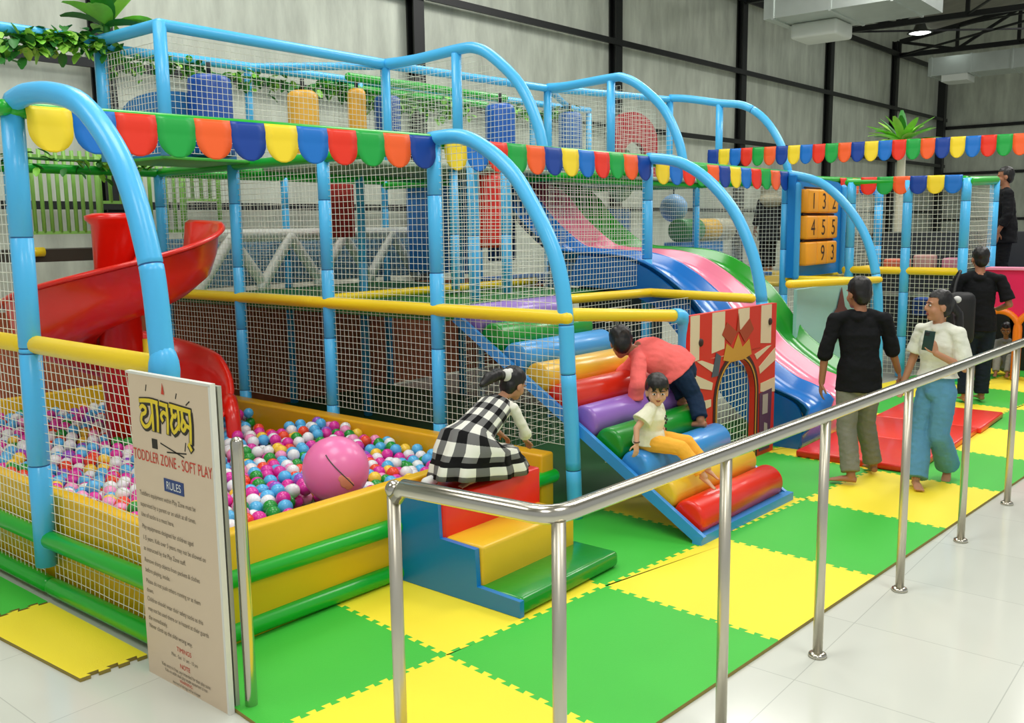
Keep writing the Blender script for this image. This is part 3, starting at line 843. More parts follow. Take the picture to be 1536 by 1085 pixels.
pr([[(1.22, .06), (1.42, .06), (1.44, .62), (1.2, .6)]], PUR, 'side_picture', .005); pr([[(1.26, .4), (1.36, .4), (1.36, .58), (1.26, .58)], [(1.3, .1), (1.38, .1), (1.36, .3), (1.3, .32)]], mat('panel_grey', (176, 166, 160), .5), 'picture_detail', .007)
k = MB()
for x, z in ((.16, 1.17), (1.37, 1.24)):
    k.lathe([(.001, .012), (.03, .012), (.034, 0)], PA+pu*x+pz_*z+pn*.05, 14, pn)
k.build('fixing_cap', DRK, t)
nt_ = net(PA+pu*(dcx-.33)+pz_*.04-pn*.02, pu, ZV, .66, .90, .062, .0035, .01, parent=t)

# ================================================================ three lane wave slide
t = thing('wave_slide', 'three lane wavy slide, blue, pink and green, dropping to the red mat', 'slide', (9.2, 3.4, 0))
prof = [(8.2, 2.72), (7.6, 2.62), (7.07, 2.45), (6.75, 2.13), (6.4, 1.86), (6.15, 1.745), (5.7, 1.715), (5.33, 1.69), (5.06, 1.62), (4.87, 1.52), (4.68, 1.39), (4.5, 1.23), (4.25, .90), (4.09, .74), (3.9, .61), (3.68, .48), (3.5, .42), (3.38, .36), (3.32, .26), (3.31, .10), (3.32, .03)]
pp = smooth_path([V((0, y, z)) for y, z in prof], 3)
lanes = [('blue', 8.26, 8.90, (16, 116, 200)), ('pink', 8.90, 9.55, (240, 132, 160)), ('green', 9.55, 10.2, (26, 150, 30))]
for nm, x0, x1, c in lanes:
    k = MB(); m = mat('slide_'+nm, c, .25, coat=.4)
    cs = [(0, .12), (.02, .135), (.045, .125), (.09, .045), (.17, .008), (.32, 0), (.48, .008), (.56, .045), (.605, .125), (.63, .135), (.65, .12)]
    vs = []; fs = []
    w = (x1-x0)/.65; n = len(cs)
    for j, q in enumerate(pp):
        tn = (pp[min(j+1, len(pp)-1)]-pp[max(j-1, 0)]).normalized(); up = V((0, -tn.z, tn.y)) if False else V((0, tn.z, -tn.y))
        if up.z < 0: up = -up
        if q.z < .3 and q.y < 3.4: up = V((0, 0, .001)) if q.z < .2 else up*.5
        for a, h in cs: vs.append(V((x0+a*w, q.y, q.z))+up*h)
    for j in range(len(pp)-1):
        for i in range(n-1):
            a = j*n+i; fs.append((a, a+1, a+n+1, a+n))
    k.add(vs, fs, 0, True)
    o = k.build('lane', m, t); o['label'] = nm+' slide lane'
    so = o.modifiers.new('thickness', 'SOLIDIFY'); so.thickness = .025; so.offset = -1
for x, c in ((8.255, (14, 104, 184)), (10.205, (20, 118, 26))):
    poly = [(p.y, p.z+.08) for p in pp if p.y < 6.0]
    low = [(3.34, .02), (3.75, .02), (3.85, .22), (4.1, .42), (4.35, .72), (4.6, 1.0), (4.9, 1.3), (5.3, 1.45), (6.0, 1.48)]
    k = MB(); k.prism([q for q in poly if q[1] > .05]+low, (x, 0, 0), (0, 1, 0), (0, 0, 1), .03 if x < 9 else -.03)
    k.build('side_panel', mat('slide_side_%d' % c[0], c, .3, coat=.3), t)
k = MB(); k.box((9.23, 5.9, .85), (1.7, .06, 1.5)); k.build('support', mat('slide_support', (40, 60, 70), .6), t)

t = thing('landing_mat', 'thick red padded landing mat at the foot of the slide', 'mat', (9.4, 2.75, 0))
RM = mat('mat_red', (236, 44, 22), .36, coat=.25, bump=.1, bscale=6)
for x0, x1 in ((7.98, 8.95), (8.955, 9.93), (9.935, 10.9)):
    MB().rbox(((x0+x1)/2, 2.73-.03*(x0-8), .052), (x1-x0, 1.04, .062), .018).build('mat_panel', RM, t)

# ================================================================ red spiral slide over the pit
t = thing('spiral_slide', 'red plastic spiral slide winding down into the ball pit', 'slide', (3.8, 7.25, 0))
SRED = mat('slide_red', (226, 26, 8), .28, coat=.4)
scx, scy = 3.80, 7.25
az_e = math.atan2(-.46, .89)            # direction that looks rightwards from the camera
vs, fs = [], []
cs = [(.20, .30), (.205, .06), (.26, 0), (.45, -.02), (.62, .0), (.72, .08), (.77, .22), (.80, .40), (.835, .42), (.85, .40)]
N = 64; n = len(cs); T0, T1 = math.radians(-42), math.radians(395)
for j in range(N+1):
    u = j/N; th = T0+(T1-T0)*u; a = az_e-th
    deg = math.degrees(th)
    z = 1.76-(1.22/360)*deg if deg > 0 else 1.76-.0006*deg
    z = max(z, .48)
    wall = 1.0 if deg < 340 else max(.35, 1-(deg-340)/80)
    for r, h in cs:
        vs.append(V((scx+r*math.cos(a), scy+r*math.sin(a), z+(h*wall if h > 0 else h))))
for j in range(N):
    for i in range(n-1):
        q = j*n+i; fs.append((q, q+1, q+n+1, q+n))
k = MB(); k.add(vs, fs, 0, True); o = k.build('chute', SRED, t)
so = o.modifiers.new('thickness', 'SOLIDIFY'); so.thickness = .03; so.offset = 0
MB().lathe([(.001, .02), (.165, .02), (.165, 2.18), (.21, 2.22), (.21, 2.25), (.15, 2.27), (.001, 2.27)], (scx, scy, 0), 24).build('centre_column', SRED, t)
k = MB(); k.tube(smooth_path([(4.28, 6.45, .36), (4.30, 6.5, .62), (4.36, 6.62, .72), (4.48, 6.78, .66), (4.55, 6.85, .40)], 4), .06, 12); k.build('exit_lip', SRED, t)
k = MB(); k.tube([(3.72, 6.72, .1), (3.72, 6.72, 1.3)], .028, 10); k.build('prop', mat('prop_yellow', (226, 190, 30), .5), t)
# ================================================================ number panel
t = thing('number_panel', 'blue padded play panel with three orange number rollers beside the slide', 'panel', (12.9, 5.05, 1.4))
NP0, NP1 = V((11.85, 5.04, 1.40)), V((13.6, 5.04, 1.40))
NB = mat('panel_blue', (14, 128, 206), .4, coat=.2)
k = MB(); k.prism([(0, 0), (1.77, 0), (1.77, 1.2), (1.5, 1.28), (.4, 1.33), (0, 1.33)], NP0, (1, 0, 0), (0, 0, 1), .10); k.build('pad', NB, t)
for x in (.05, 1.70):
    k = MB(); k.tube([NP0+V((x, -.11, .02)), NP0+V((x, -.11, 1.2))], .05, 12, dome=True); k.build('pad_edge', mat('panel_blue_edge', (60, 165, 226), .4), t)
OR = mat('roller_orange', (252, 166, 30), .45); DG_ = mat('digit_dark', (60, 34, 16), .6)
for i, s_ in enumerate(('132', '455', ' 93')):
    z = 1.40+1.0-.345*i
    for j, ch in enumerate(s_):
        x = 12.12+.36*j
        o = MB().rbox((x, 4.87, z), (.358, .15, .31), .03).build('number_block', OR, t)
        if ch != ' ':
            k = MB(); text_mb(k, ch, (x, 4.793, z-.10), (1, 0, 0), (0, 0, 1), .30, .0005); k.build('digit', DG_, o)
    MB().tube([(11.95, 4.86, z+.172), (13.0, 4.86, z+.172)], .014, 8).build('spindle', DG_, t)

t = thing('turquoise_panel', 'pale turquoise printed panel under the number panel, behind the man in black', 'panel', (11, 4.2, 0))
k = MB(); k.box((10.95, 4.12, .78), (1.75, .04, 1.2), Matrix.Rotation(-.05, 3, 'Z')); k.build('sheet', mat('turquoise_print', (158, 206, 204), .5, var=.12, vscale=2), t)
k = MB(); k.prism([(0, 0), (.5, 0), (.5, .3), (.36, .38), (.25, .62), (.14, .38), (0, .3)], (11.0, 4.085, .72), (1, -.05, 0), (0, 0, 1), .006); k.build('roof_shape', mat('print_brown', (110, 62, 54), .5), t)

# ================================================================ hanging bags and soft shapes on the decks
def hbag(x, y, z0, z1, r, c, lab, cat='punch bag', nm='punch_bag', group=None, strap=True):
    t = thing(nm, lab, cat, (x, y, z0), group)
    k = MB(); k.lathe([(.001, z1-z0), (r*.7, z1-z0), (r*.95, z1-z0-.03), (r, z1-z0-.08), (r, .06), (r*.93, .015), (r*.7, 0), (.001, 0)], (x, y, z0), 22); k.build('bag_body', mat('bag_%d_%d_%d' % c, c, .4, coat=.2), t)
    if strap: MB().tube([(x, y, z1-.01), (x, y, z1+.12)], .02, 8).build('strap', mat('strap_black', (24, 24, 28), .6), t)
hbag(7.56, 6.5, 1.9, 2.68, .165, (232, 44, 32), 'red foam punch bag hanging behind the net of the upper floor')
hbag(5.15, 7.85, 2.80, 3.55, .20, (30, 84, 176), 'dark blue bag behind the top tier net, left one')
hbag(6.15, 7.75, 2.80, 3.50, .155, (246, 184, 62), 'orange bag behind the top tier net', group=None)
hbag(7.0, 7.9, 2.80, 3.62, .10, (240, 176, 60), 'slim orange bag behind the first upper arch post')
hbag(7.5, 7.95, 2.80, 3.6, .15, (36, 84, 160), 'blue bag behind the net between the first upper posts')
hbag(8.35, 7.0, 2.78, 3.50, .17, (16, 92, 182), 'bright blue bag hung by a black strap under the first upper arch')
hbag(11.1, 8.0, 2.78, 3.72, .17, (64, 110, 176), 'greyish blue bag behind the net of the second upper arch')
t = thing('blue_dome_pad', 'blue half round padded panel behind the corner of the top tier', 'panel', (5, 8.12, 2.75))
k = MB(); k.prism([(-.62, 0), (.55, 0), (.55, .42)]+[(.55*math.cos(a)-.03, .42+.24*math.sin(a)) for a in [PI*i/12 for i in range(1, 12)]]+[(-.62, .42)], (5.0, 8.12, 2.75), (1, 0, 0), (0, 0, 1), .06); k.build('pad', mat('dome_blue', (50, 122, 180), .5), t)
t = thing('red_arch_pad', 'dark red arched padded panel with a green dome under the second upper arch', 'panel', (13.2, 8.3, 2.7))
arcp = [(-.7, 0), (-.7, .75)]+[(.7*math.cos(PI-PI*i/12), .75+.42*math.sin(PI*i/12)) for i in range(1, 12)]+[(.7, .75), (.7, 0), (.33, 0), (.33, .45)]+[(.33*math.cos(PI*i/10), .45+.25*math.sin(PI*i/10)) for i in range(1, 10)]+[(-.33, .45), (-.33, 0)]
k = MB(); k.prism(arcp, (13.2, 8.3, 2.75), (1, 0, 0), (0, 0, 1), .08); k.build('pad', mat('arch_red', (168, 26, 40), .5), t)
MB().ell((13.2, 8.5, 2.95), (.36, .2, .45)).build('dome', mat('dome_green', (92, 130, 84), .6), t)
t = thing('tricolour_roller', 'green, yellow and grey padded roller lying behind the third arch', 'roller', (12.7, 6.7, 1.4))
for x0, x1, c in ((12.0, 12.55, (26, 140, 56)), (12.552, 13.1, (234, 184, 50)), (13.102, 13.55, (190, 186, 160))):
    o = MB().lathe([(.001, 0), (.15, 0), (.17, .02), (.17, x1-x0-.02), (.15, x1-x0), (.001, x1-x0)], (x0, 6.75, 2.03), 20, (1, 0, 0)).build('roller_section', mat('tri_%d' % c[0], c, .45), t)
MB().box((12.7, 6.85, 1.63), (1.3, .3, .46)).build('plinth', mat('tri_base', (60, 150, 214), .5, var=.3, vscale=10), t)
t = thing('blue_play_ball', 'pale blue ball behind the net above the tricolour roller', 'ball', (12.55, 7.2, 2.38))
MB().ell((12.5, 7.1, 2.36), (.21, .21, .21)).build('ball_body', mat('ball_pale_blue', (130, 176, 216), .4), t)  # one even pale blue, the ball's own colour
MB().tube([(12.5, 7.1, 2.5), (12.5, 7.1, 2.72)], .012, 6).build('hanging_cord', BLACK, t)

# ================================================================ green picket fence on the far platform
t = thing('picket_fence', 'pale green metal picket fence on a platform behind the spiral slide', 'fence', (5, 9.35, 1.9))
FG = mat('fence_green', (146, 204, 96), .45); 
def pick(x0, x1, z0, z1, n, nm='fence_panel', arc=False):
    k = MB(); y = 9.3
    k.box(((x0+x1)/2, y, z0), (x1-x0, .03, .03)); k.box(((x0+x1)/2, y, z1-.07), (x1-x0, .03, .035))
    for i in range(n+1):
        x = x0+(x1-x0)*i/n
        k.tube([(x, y, z0 if 0 < i < n else z0-.22), (x, y, z1)], .02 if 0 < i < n else .026, 8)
    if arc: k.tube([(x0+.2, y, z1)]+[(x0+.26-.07*math.cos(PI*i/8), y, z1+.12+.08*math.sin(PI*i/8)) for i in range(9)]+[(x0+.33, y, z1)], .02, 8)
    k.build(nm, FG, t)
pick(4.02, 4.74, 2.12, 2.92, 9); pick(4.76, 5.1, 2.42, 2.92, 3); pick(5.12, 5.68, 2.12, 2.95, 6, 'gate_panel', True); pick(5.7, 6.14, 2.46, 2.95, 4)
MB().box((4.6, 9.55, 1.90), (1.5, .6, .12)).build('platform', mat('platform_dark', (56, 46, 34), .6), t)
MB().tube([(3.98, 9.22, 1.94), (4.12, 9.22, 1.94)], .045, 12).build('yellow_cap', YEL, t)

# ================================================================ bunting
FL = {'y': mat('flag_yellow', (252, 222, 44), .4), 'b': mat('flag_blue', (14, 116, 206), .4), 'r': mat('flag_red', (240, 50, 20), .4), 'g': mat('flag_green', (22, 168, 66), .4), 'o': mat('flag_orange', (252, 100, 36), .4), 'd': mat('flag_navy', (10, 64, 156), .4)}
FN = {'y': 'yellow', 'b': 'mid blue', 'r': 'red', 'g': 'green', 'o': 'orange', 'd': 'navy'}
def bunting(a, b, seq, lab, out, h=.235, drop=0, gap=.0, start=0):
    a, b = V(a), V(b); d = (b-a); L = d.length; d.normalize(); out = V(out).normalized()
    n = len(seq); w = L/n
    t = thing('bunting', lab, 'bunting', a)
    for i, c in enumerate(seq):
        k = MB(); pts = []
        c0 = a+d*(w*(i+.5)); hw = w*.497
        rows = [(0, .048, .012), (0, .05, -.03), (.01, .06, -.07), (.02, .062, -.11)]
        grid = []
        for off, o_, z in [(0, .047, .022), (0, .052, 0), (0, .060, -.035), (0, .057, -.07), (0, .060, -.10)]:
            grid.append([c0+d*x*hw+out*o_+V((0, 0, z)) for x in (-1, -.5, 0, .5, 1)])
        for q in (.3, .55, .75, .9, 1.0):
            ww = hw*math.sqrt(max(.02, 1-q**2.2))
            grid.append([c0+d*x*ww+out*(.060+.01*q)+V((0, 0, -.10-(h-.10)*q)) for x in (-1, -.5, 0, .5, 1)])
        vs = [p for r_ in grid for p in r_]
        fs = [(r_*5+x, r_*5+x+1, r_*5+x+6, r_*5+x+5) for r_ in range(len(grid)-1) for x in range(4)]
        k.add(vs, fs, 0, True); o = k.build('flag', FL[c], t); o['label'] = FN[c]+' flag'
        so = o.modifiers.new('thickness', 'SOLIDIFY'); so.thickness = .003
    return t
CY = 'ybrgod'
bunting((X1+.03, 5.39, 2.79), (X2-.03, 5.12, 2.79), CY*2, 'scalloped flag bunting along the front of the ball pit bay', (0, -1, 0), .225)
bunting((X2+.06, 5.11, 2.79), (X3-.03, 5.11, 2.79), CY*2, 'scalloped flag bunting between the second and third front arches', (0, -1, 0), .225)
bunting((X3+.06, 5.11, 2.76), (X4-.05, 5.11, 2.76), CY*2+'', 'scalloped flag bunting between the third and fourth front arches', (0, -1, 0), .225)
bunting((13.75, 5.11, 2.74), (15.3, 5.11, 2.76), 'rgodyb', 'short flag bunting beside the number panel, seen edge on', (0, -1, 0), .225)
bunting((13.12, 4.52, 2.70), (13.10, 3.22, 2.68), 'rgodyb', 'short flag bunting on the far toddler frame beyond the slide', (-1, 0, 0), .215)
bunting((11.6, 6.05, 3.08), (11.6, 2.2, 3.03), 'dybrgo'*4, 'long flag bunting strung high across the far end of the play area', (-1, 0, 0), .215)
# ================================================================ far toddler frame
FT = thing('toddler_gym', 'smaller blue padded gym with nets at the far right end', 'play structure', (13.1, 3.2, 0))
for x, y in ((13.1, 3.9), (13.1, 3.18), (13.1, 4.65), (14.25, 3.1), (14.4, 4.7)): post(x, y, .02, 2.66, .06, parent=FT)
bar('deck_bar', (13.1, 3.2, 1.46), (13.1, 4.7, 1.46), .05, YEL, FT); bar('top_tube', (13.1, 3.2, 2.64), (13.1, 4.7, 2.66), .05, GRN, FT)
bar('top_tube', (13.12, 3.16, 2.62), (14.25, 3.1, 2.66), .06, GRN, FT); bar('deck_bar', (13.1, 4.7, 1.44), (14.4, 4.7, 1.44), .045, YEL, FT)
bar('grey_rail', (13.3, 3.2, 1.13), (13.3, 4.7, 1.13), .03, mat('grey_rail', (170, 172, 166), .4, metal=.5), FT)
for y0 in (3.22, 3.95): net((13.1, y0, 1.5), YV, ZV, .66, 1.12, .06, .0026, parent=FT); net((13.1, y0, .05), YV, ZV, .66, 1.36, .06, .0026, parent=FT)
net((13.16, 3.15, 1.5), (1.1, -.06, 0), ZV, 1.05, 1.1, .06, .0026, parent=FT)
MB().rbox((13.82, 4.02, 1.40), (1.3, 1.4, .06), .02).build('deck', mat('deck_dark', (40, 58, 52), .6), FT)
MB().rbox((15.8, 4.2, 1.0), (.06, 3.2, 1.9), .02).build('dark_back', mat('far_dark', (36, 40, 42), .7), FT)
def block(x, y, z, d, c, lab):
    tag(MB().rbox((x, y, z), d, .03).build('soft_block', mat('block_%d_%d' % (c[0], c[1]), c, .5)), lab, 'soft block')
block(13.6, 4.15, 1.52, (.3, .3, .16), (222, 110, 80), 'salmon soft block behind the far net by the blue post')
block(13.6, 3.78, 1.55, (.28, .25, .22), (196, 150, 140), 'pale soft block in the middle behind the far net')
block(13.6, 3.42, 1.53, (.3, .22, .18), (206, 130, 150), 'pinkish soft block at the right behind the far net')

t = thing('crawl_panel', 'magenta crawl wall with round orange rimmed holes at the right', 'play panel', (13.6, 2.9, 0))
MAG = mat('wall_magenta', (240, 24, 92), .4, coat=.2); ORR = mat('ring_orange', (255, 128, 20), .4, coat=.2)
hy = (2.80, 2.36, 1.9)
def hole_pts(y, n=16): return [(y+.235*math.cos(PI*i/n), .68+.25*math.sin(PI*i/n)) for i in range(n+1)]
poly = [(2.985, .02), (2.985, 1.47), (1.3, 1.47), (1.3, .02)]
bot = []
for y in hy[::-1]:
    bot += [(y-.235, .02)]+hole_pts(y)[::-1]+[(y+.235, .02)]
k = MB()
prev = 1.3
for y in hy[::-1]:
    hp = hole_pts(y)[::-1]
    k.prism([(prev, .02), (y-.235, .02)]+hp[:9]+[(y, 1.47), (prev, 1.47)], (13.6, 0, 0), (0, 1, 0), (0, 0, 1), .12)
    nx = (y+.02) if y != hy[0] else 2.985
    k.prism([(y, 1.47)]+hp[8:]+[(y+.235, .02), (max(nx, y+.236), .02), (max(nx, y+.236), 1.47)], (13.6, 0, 0), (0, 1, 0), (0, 0, 1), .12)
    prev = max(nx, y+.236)
k.build('padded_wall', MAG, t)
for y in hy: MB().tube([(13.585, y+.235, .03)]+[(13.585, a, b) for a, b in hole_pts(y)]+[(13.585, y-.235, .03)], .042, 12).build('hole_rim', ORR, t)
MB().box((13.7, 2.15, 1.485), (.3, 1.7, .03)).build('top_edge', mat('wall_edge', (246, 150, 180), .5), t)
MB().box((14.55, 2.4, .55), (.05, 2.4, 1.1)).build('inner_back', mat('far_dark', (36, 40, 42), .7), t)
tag(MB().rbox((15.1, 2.9, .85), (1.1, 2.6, .26), .03).build('blue_platform', mat('platform_blue', (44, 84, 170), .5)), 'blue padded platform behind the magenta wall', 'platform')
tag(MB().box((15.1, 2.9, .36), (1.0, 2.5, .70)).build('platform_base', mat('far_dark', (36, 40, 42), .7)), 'dark base under the blue platform behind the magenta wall', 'base')

# ================================================================ greenery
LEAF = [mat('leaf_mid', (140, 215, 72), .5, var=.3, vscale=8), mat('leaf_dark', (44, 122, 40), .55, var=.3, vscale=8), mat('leaf_light', (150, 206, 76), .5, var=.25, vscale=8)]
def leafblade(k, base, d, L, wd, mi, droop=.5, n=6):
    d = V(d).normalized(); side = d.cross(V((0, 0, 1)))
    if side.length < .05: side = V((1, 0, 0))
    side.normalize(); p = V(base); vs = []
    for i in range(n+1):
        u = i/n; w = wd*math.sin(PI*(.08+.87*u))**.75
        up = side.cross(d).normalized()
        vs += [p-side*w+up*w*.25, p-up*w*.12, p+side*w+up*w*.25]
        d = (d+V((0, 0, -droop/n))).normalized(); p = p+d*(L/n)
    fs = []
    for i in range(n):
        a = 3*i; fs += [(a, a+1, a+4, a+3), (a+1, a+2, a+5, a+4)]
    k.add(vs, fs, mi, True)
rg = random.Random(3)
def palm(c, R, n, lab, trunk=None, wd=.07):
    t = thing('palm_tree' if trunk else 'artificial_plant', lab, 'tree' if trunk else 'plant', (c[0], c[1], trunk if trunk is not None else c[2]))
    k = MB()
    for i in range(n):
        a = 2*PI*i/n+rg.uniform(-.2, .2); e = rg.choice((.25, .6, .9, 1.2))+rg.uniform(-.1, .1)
        leafblade(k, c, (math.cos(a)*math.cos(e), math.sin(a)*math.cos(e), math.sin(e)), R*rg.uniform(.8, 1.1), wd, rg.choice((0, 0, 2, 1)), rg.uniform(.3, .8))
    k.build('fronds', LEAF, t)
    if trunk is not None:
        MB().tube([(c[0], c[1], trunk), (c[0]+.02, c[1], c[2]*.5), (c[0], c[1], c[2])], [.085, .075, .07], 12).build('trunk', mat('trunk_pale', (188, 184, 160), .7), t)
    else:
        MB().tube([(c[0], c[1], c[2]-.1), (c[0], c[1], c[2]+.04)], .03, 8).build('stem', LEAF[1], t)
palm((4.40, 8.25, 3.93), .46, 15, 'leafy artificial plant on the corner of the top tier', None, .10)
palm((17.0, 5.2, 3.45), .68, 30, 'artificial palm tree on a pale trunk beyond the frame', 0.02, .075)
def ivy(path, lab, n, sz=.06, spread=.10):
    t = thing('ivy_garland', lab, 'garland', path[0], 'ivy garlands on the top rails')
    pts = smooth_path(path, 5)
    MB().tube(pts, .012, 6).build('stem', LEAF[1], t)
    k = MB()
    for i in range(n):
        p = rg.choice(pts); q = p+V((rg.gauss(0, spread), rg.gauss(0, spread*.6), rg.gauss(-.02, spread*.8)))
        leafblade(k, q, (rg.uniform(-1, 1), rg.uniform(-1, 1), rg.uniform(-.9, .4)), sz*rg.uniform(.8, 1.6), sz*.42, rg.choice((0, 1, 1, 2)), .5, 3)
    k.build('foliage', LEAF, t)
ivy([(2.9, 8.25, 3.6), (3.4, 8.2, 3.66), (3.75, 8.2, 3.74), (4.05, 8.2, 3.80), (4.38, 8.25, 3.82)], 'ivy garland on the rail left of the leafy plant', 300, .095, .07)
ivy([(4.5, 8.22, 3.66), (5.0, 8.22, 3.70), (5.5, 8.22, 3.64), (6.1, 8.22, 3.66), (6.6, 8.22, 3.62)], 'ivy garland behind the first top tier net', 190, .08, .06)
ivy([(6.9, 8.22, 3.68), (7.5, 8.22, 3.62), (8.3, 8.22, 3.62), (9.1, 8.22, 3.64)], 'ivy garland under the green tubes of the first upper arch', 240, .09, .07)
ivy([(9.7, 8.22, 3.72), (10.5, 8.22, 3.68), (11.5, 8.22, 3.78)], 'ivy garland behind the second upper arch', 130, .08, .06)
ivy([(2.4, 9.0, 2.80), (3.3, 9.0, 2.84), (4.2, 9.0, 2.80), (5.2, 9.0, 2.84)], 'ivy garland along the tube above the picket fence', 160, .08, .05)

# ================================================================ light
def area(name, loc, size, power, rot=(0, 0, 0), col=(1, .985, .95)):
    d = bpy.data.lights.new(name, 'AREA'); d.shape = 'RECTANGLE'; d.size, d.size_y = size; d.energy = power; d.color = col
    o = bpy.data.objects.new(name, d); COL.objects.link(o); o.location = loc; o.rotation_euler = rot
    return o
for i, (x, y, z, p) in enumerate(((-2, -1, 7.4, 420), (3.5, -2.5, 7.4, 420), (2.5, 3.5, 7.4, 420), (8.5, 1.5, 7.4, 430), (4.5, 8, 7.6, 330), (9.5, 7.0, 7.6, 330), (14, 1, 7.6, 380), (15, 6.5, 7.8, 300), (22, 2, 8.6, 330), (29, 0, 9.2, 330), (-2, 6.5, 7.4, 330))):
    area('high_bay_light', (x, y, z), (2.6, 2.6), p*(.44 if x < 13 else .72 if x < 20 else 1.1))
w = bpy.data.worlds.new('hall'); SC.world = w; w.use_nodes = True
bg = w.node_tree.nodes['Background']; bg.inputs['Color'].default_value = (.93, .97, 1, 1); bg.inputs['Strength'].default_value = .52
SC.view_settings.view_transform = 'Standard'; SC.view_settings.look = 'None'; SC.view_settings.exposure = 0; SC.view_settings.gamma = 1
SC.view_settings.use_curve_mapping = False
SC.cycles.use_denoising = True
# ================================================================ people
def basis3(f, u):
    f = V(f).normalized(); u = V(u); s = f.cross(u).normalized(); u = s.cross(f).normalized()
    return s, f, u                      # s = the figure's right hand side
def loft(mb, pts, n=14, side=(1, 0, 0), k=3, flat0=False):
    """pts: (x,y,z, r_side, r_depth)"""
    P = [V(p[:3]) for p in pts]
    sp = smooth_path(P, k)
    R = []
    for i in range(len(P)-1):
        for j in range(k):
            u = j/k; R.append((pts[i][3]*(1-u)+pts[i+1][3]*u, pts[i][4]*(1-u)+pts[i+1][4]*u))
    R.append((pts[-1][3], pts[-1][4]))
    mb.tube(sp, R, n, ref=side)
    if not flat0: mb.ell(sp[0], (R[0][0]*.93, R[0][1]*.93, min(R[0])*.8))
    mb.ell(sp[-1], (R[-1][0]*.93, R[-1][1]*.93, min(R[-1])*.8))
def limb(mb, pts, rad, n=12):
    P = [V(p) for p in pts]; sp, R = [], []
    for i in range(len(P)-1):
        for j in range(4):
            u = j/4; sp.append(P[i].lerp(P[i+1], u)); R.append(rad[i]*(1-u)+rad[i+1]*u)
    sp.append(P[-1]); R.append(rad[-1])
    mb.tube(sp, R, n, dome=True)
    for p, r in zip(P[1:-1], rad[1:-1]): mb.ell(p, (r, r, r), None, 12, 8)
def head(mb, c, f, u, h, kid=False):
    s, f, u = basis3(f, u); kk = .78 if kid else 1; R = Matrix((s, f, u)).transposed(); c = V(c)
    g = lambda a, b, d: c+(s*a+f*b+u*d)*h
    mb.ell(g(0, -.008, .03), (.073*h, .091*h, .092*h), R); mb.ell(g(0, .018, -.03*kk), (.060*h/kk**.3, .072*h, .086*h*kk), R)
    mb.ell(g(0, .052, -.088*kk), (.030*h, .030*h, .026*h), R); mb.ell(g(.034, .046, -.036*kk), (.027*h, .03*h, .032*h), R); mb.ell(g(-.034, .046, -.036*kk), (.027*h, .03*h, .032*h), R)
    mb.tube([g(0, .082, .012*kk), g(0, .100-.008*(kid), -.016), g(0, .098-.008*kid, -.028)], [.010*h, .0125*h, .011*h], 8, dome=True)
    for q in (-1, 1):
        mb.ell(g(q*.012, .088, -.027), (.010*h, .010*h, .008*h), R); mb.ell(g(q*.073, -.006, -.012), (.011*h, .022*h, .032*h), R)
        mb.ell(g(q*.03, .077, .024), (.02*h, .010*h, .007*h), R)
    return s, f, u
def face(parent, c, f, u, h, skin_lip, kid=False):
    s, f, u = basis3(f, u); kk = .74 if kid else 1; R = Matrix((s, f, u)).transposed(); c = V(c)
    g = lambda a, b, d: c+(s*a+f*b+u*d)*h
    for q in (-1, 1):
        k = MB(); k.ell(g(q*.030, .0795, .006), (.0145*h, .009*h, .0075*h), R); e = k.build('eye', mat('eye_white', (226, 222, 214), .3), parent)
        k = MB(); k.ell(g(q*.030, .0845, .006), (.0075*h, .006*h, .0072*h), R); k.build('iris', mat('eye_dark', (26, 16, 12), .25), e)
        k = MB(); k.tube([g(q*.013, .089, .025), g(q*.03, .0885, .031), g(q*.048, .079, .025)], .0032*h, 6, dome=True); k.build('eyebrow', mat('hair_black', (14, 11, 10), .45), parent)
    k = MB(); k.ell(g(0, .0835, -.058*kk), (.021*h*kk, .008*h, .0055*h), R); k.ell(g(0, .081, -.066*kk), (.018*h*kk, .009*h, .0055*h), R); k.build('mouth', skin_lip, parent)
def hand(mb, w, d, n, h, curl=.35, thumb=1, mat_=None):
    """w wrist, d finger direction, n palm normal (the side fingers curl to)"""
    w, d = V(w), V(d).normalized(); n = V(n); n = (n-d*n.dot(d)).normalized(); s = d.cross(n)*thumb
    pl = .085*h
    mb.tube([w-d*.015*h, w+d*.02*h, w+d*pl*.6, w+d*pl], [(.017*h, .024*h), (.016*h, .031*h), (.014*h, .038*h), (.011*h, .037*h)], 12, ref=n, dome=False)
    for i, (o, L) in enumerate(((.028, .068), (.0095, .078), (-.0095, .072), (-.0275, .056))):
        p = w+d*pl*.96+s*o*h; dd = d.copy(); pts = [p]
        for q in range(3):
            a = curl*(1+.25*q+.08*i); dd = (dd*math.cos(a)+n*math.sin(a)).normalized(); n2 = n
            p = p+dd*(L*h*(.42, .32, .26)[q]); pts.append(p)
        mb.tube(pts, [.0092*h, .0086*h, .0078*h, .0066*h], 8, dome=True)
    p = w+d*.022*h+s*.026*h; dd = (d*.62+s*.7+n*.35).normalized(); q = p+dd*.042*h; dd2 = (d*.85+s*.3+n*.4).normalized()
    mb.tube([p, q, q+dd2*.034*h], [.0125*h, .0105*h, .0082*h], 8, dome=True)
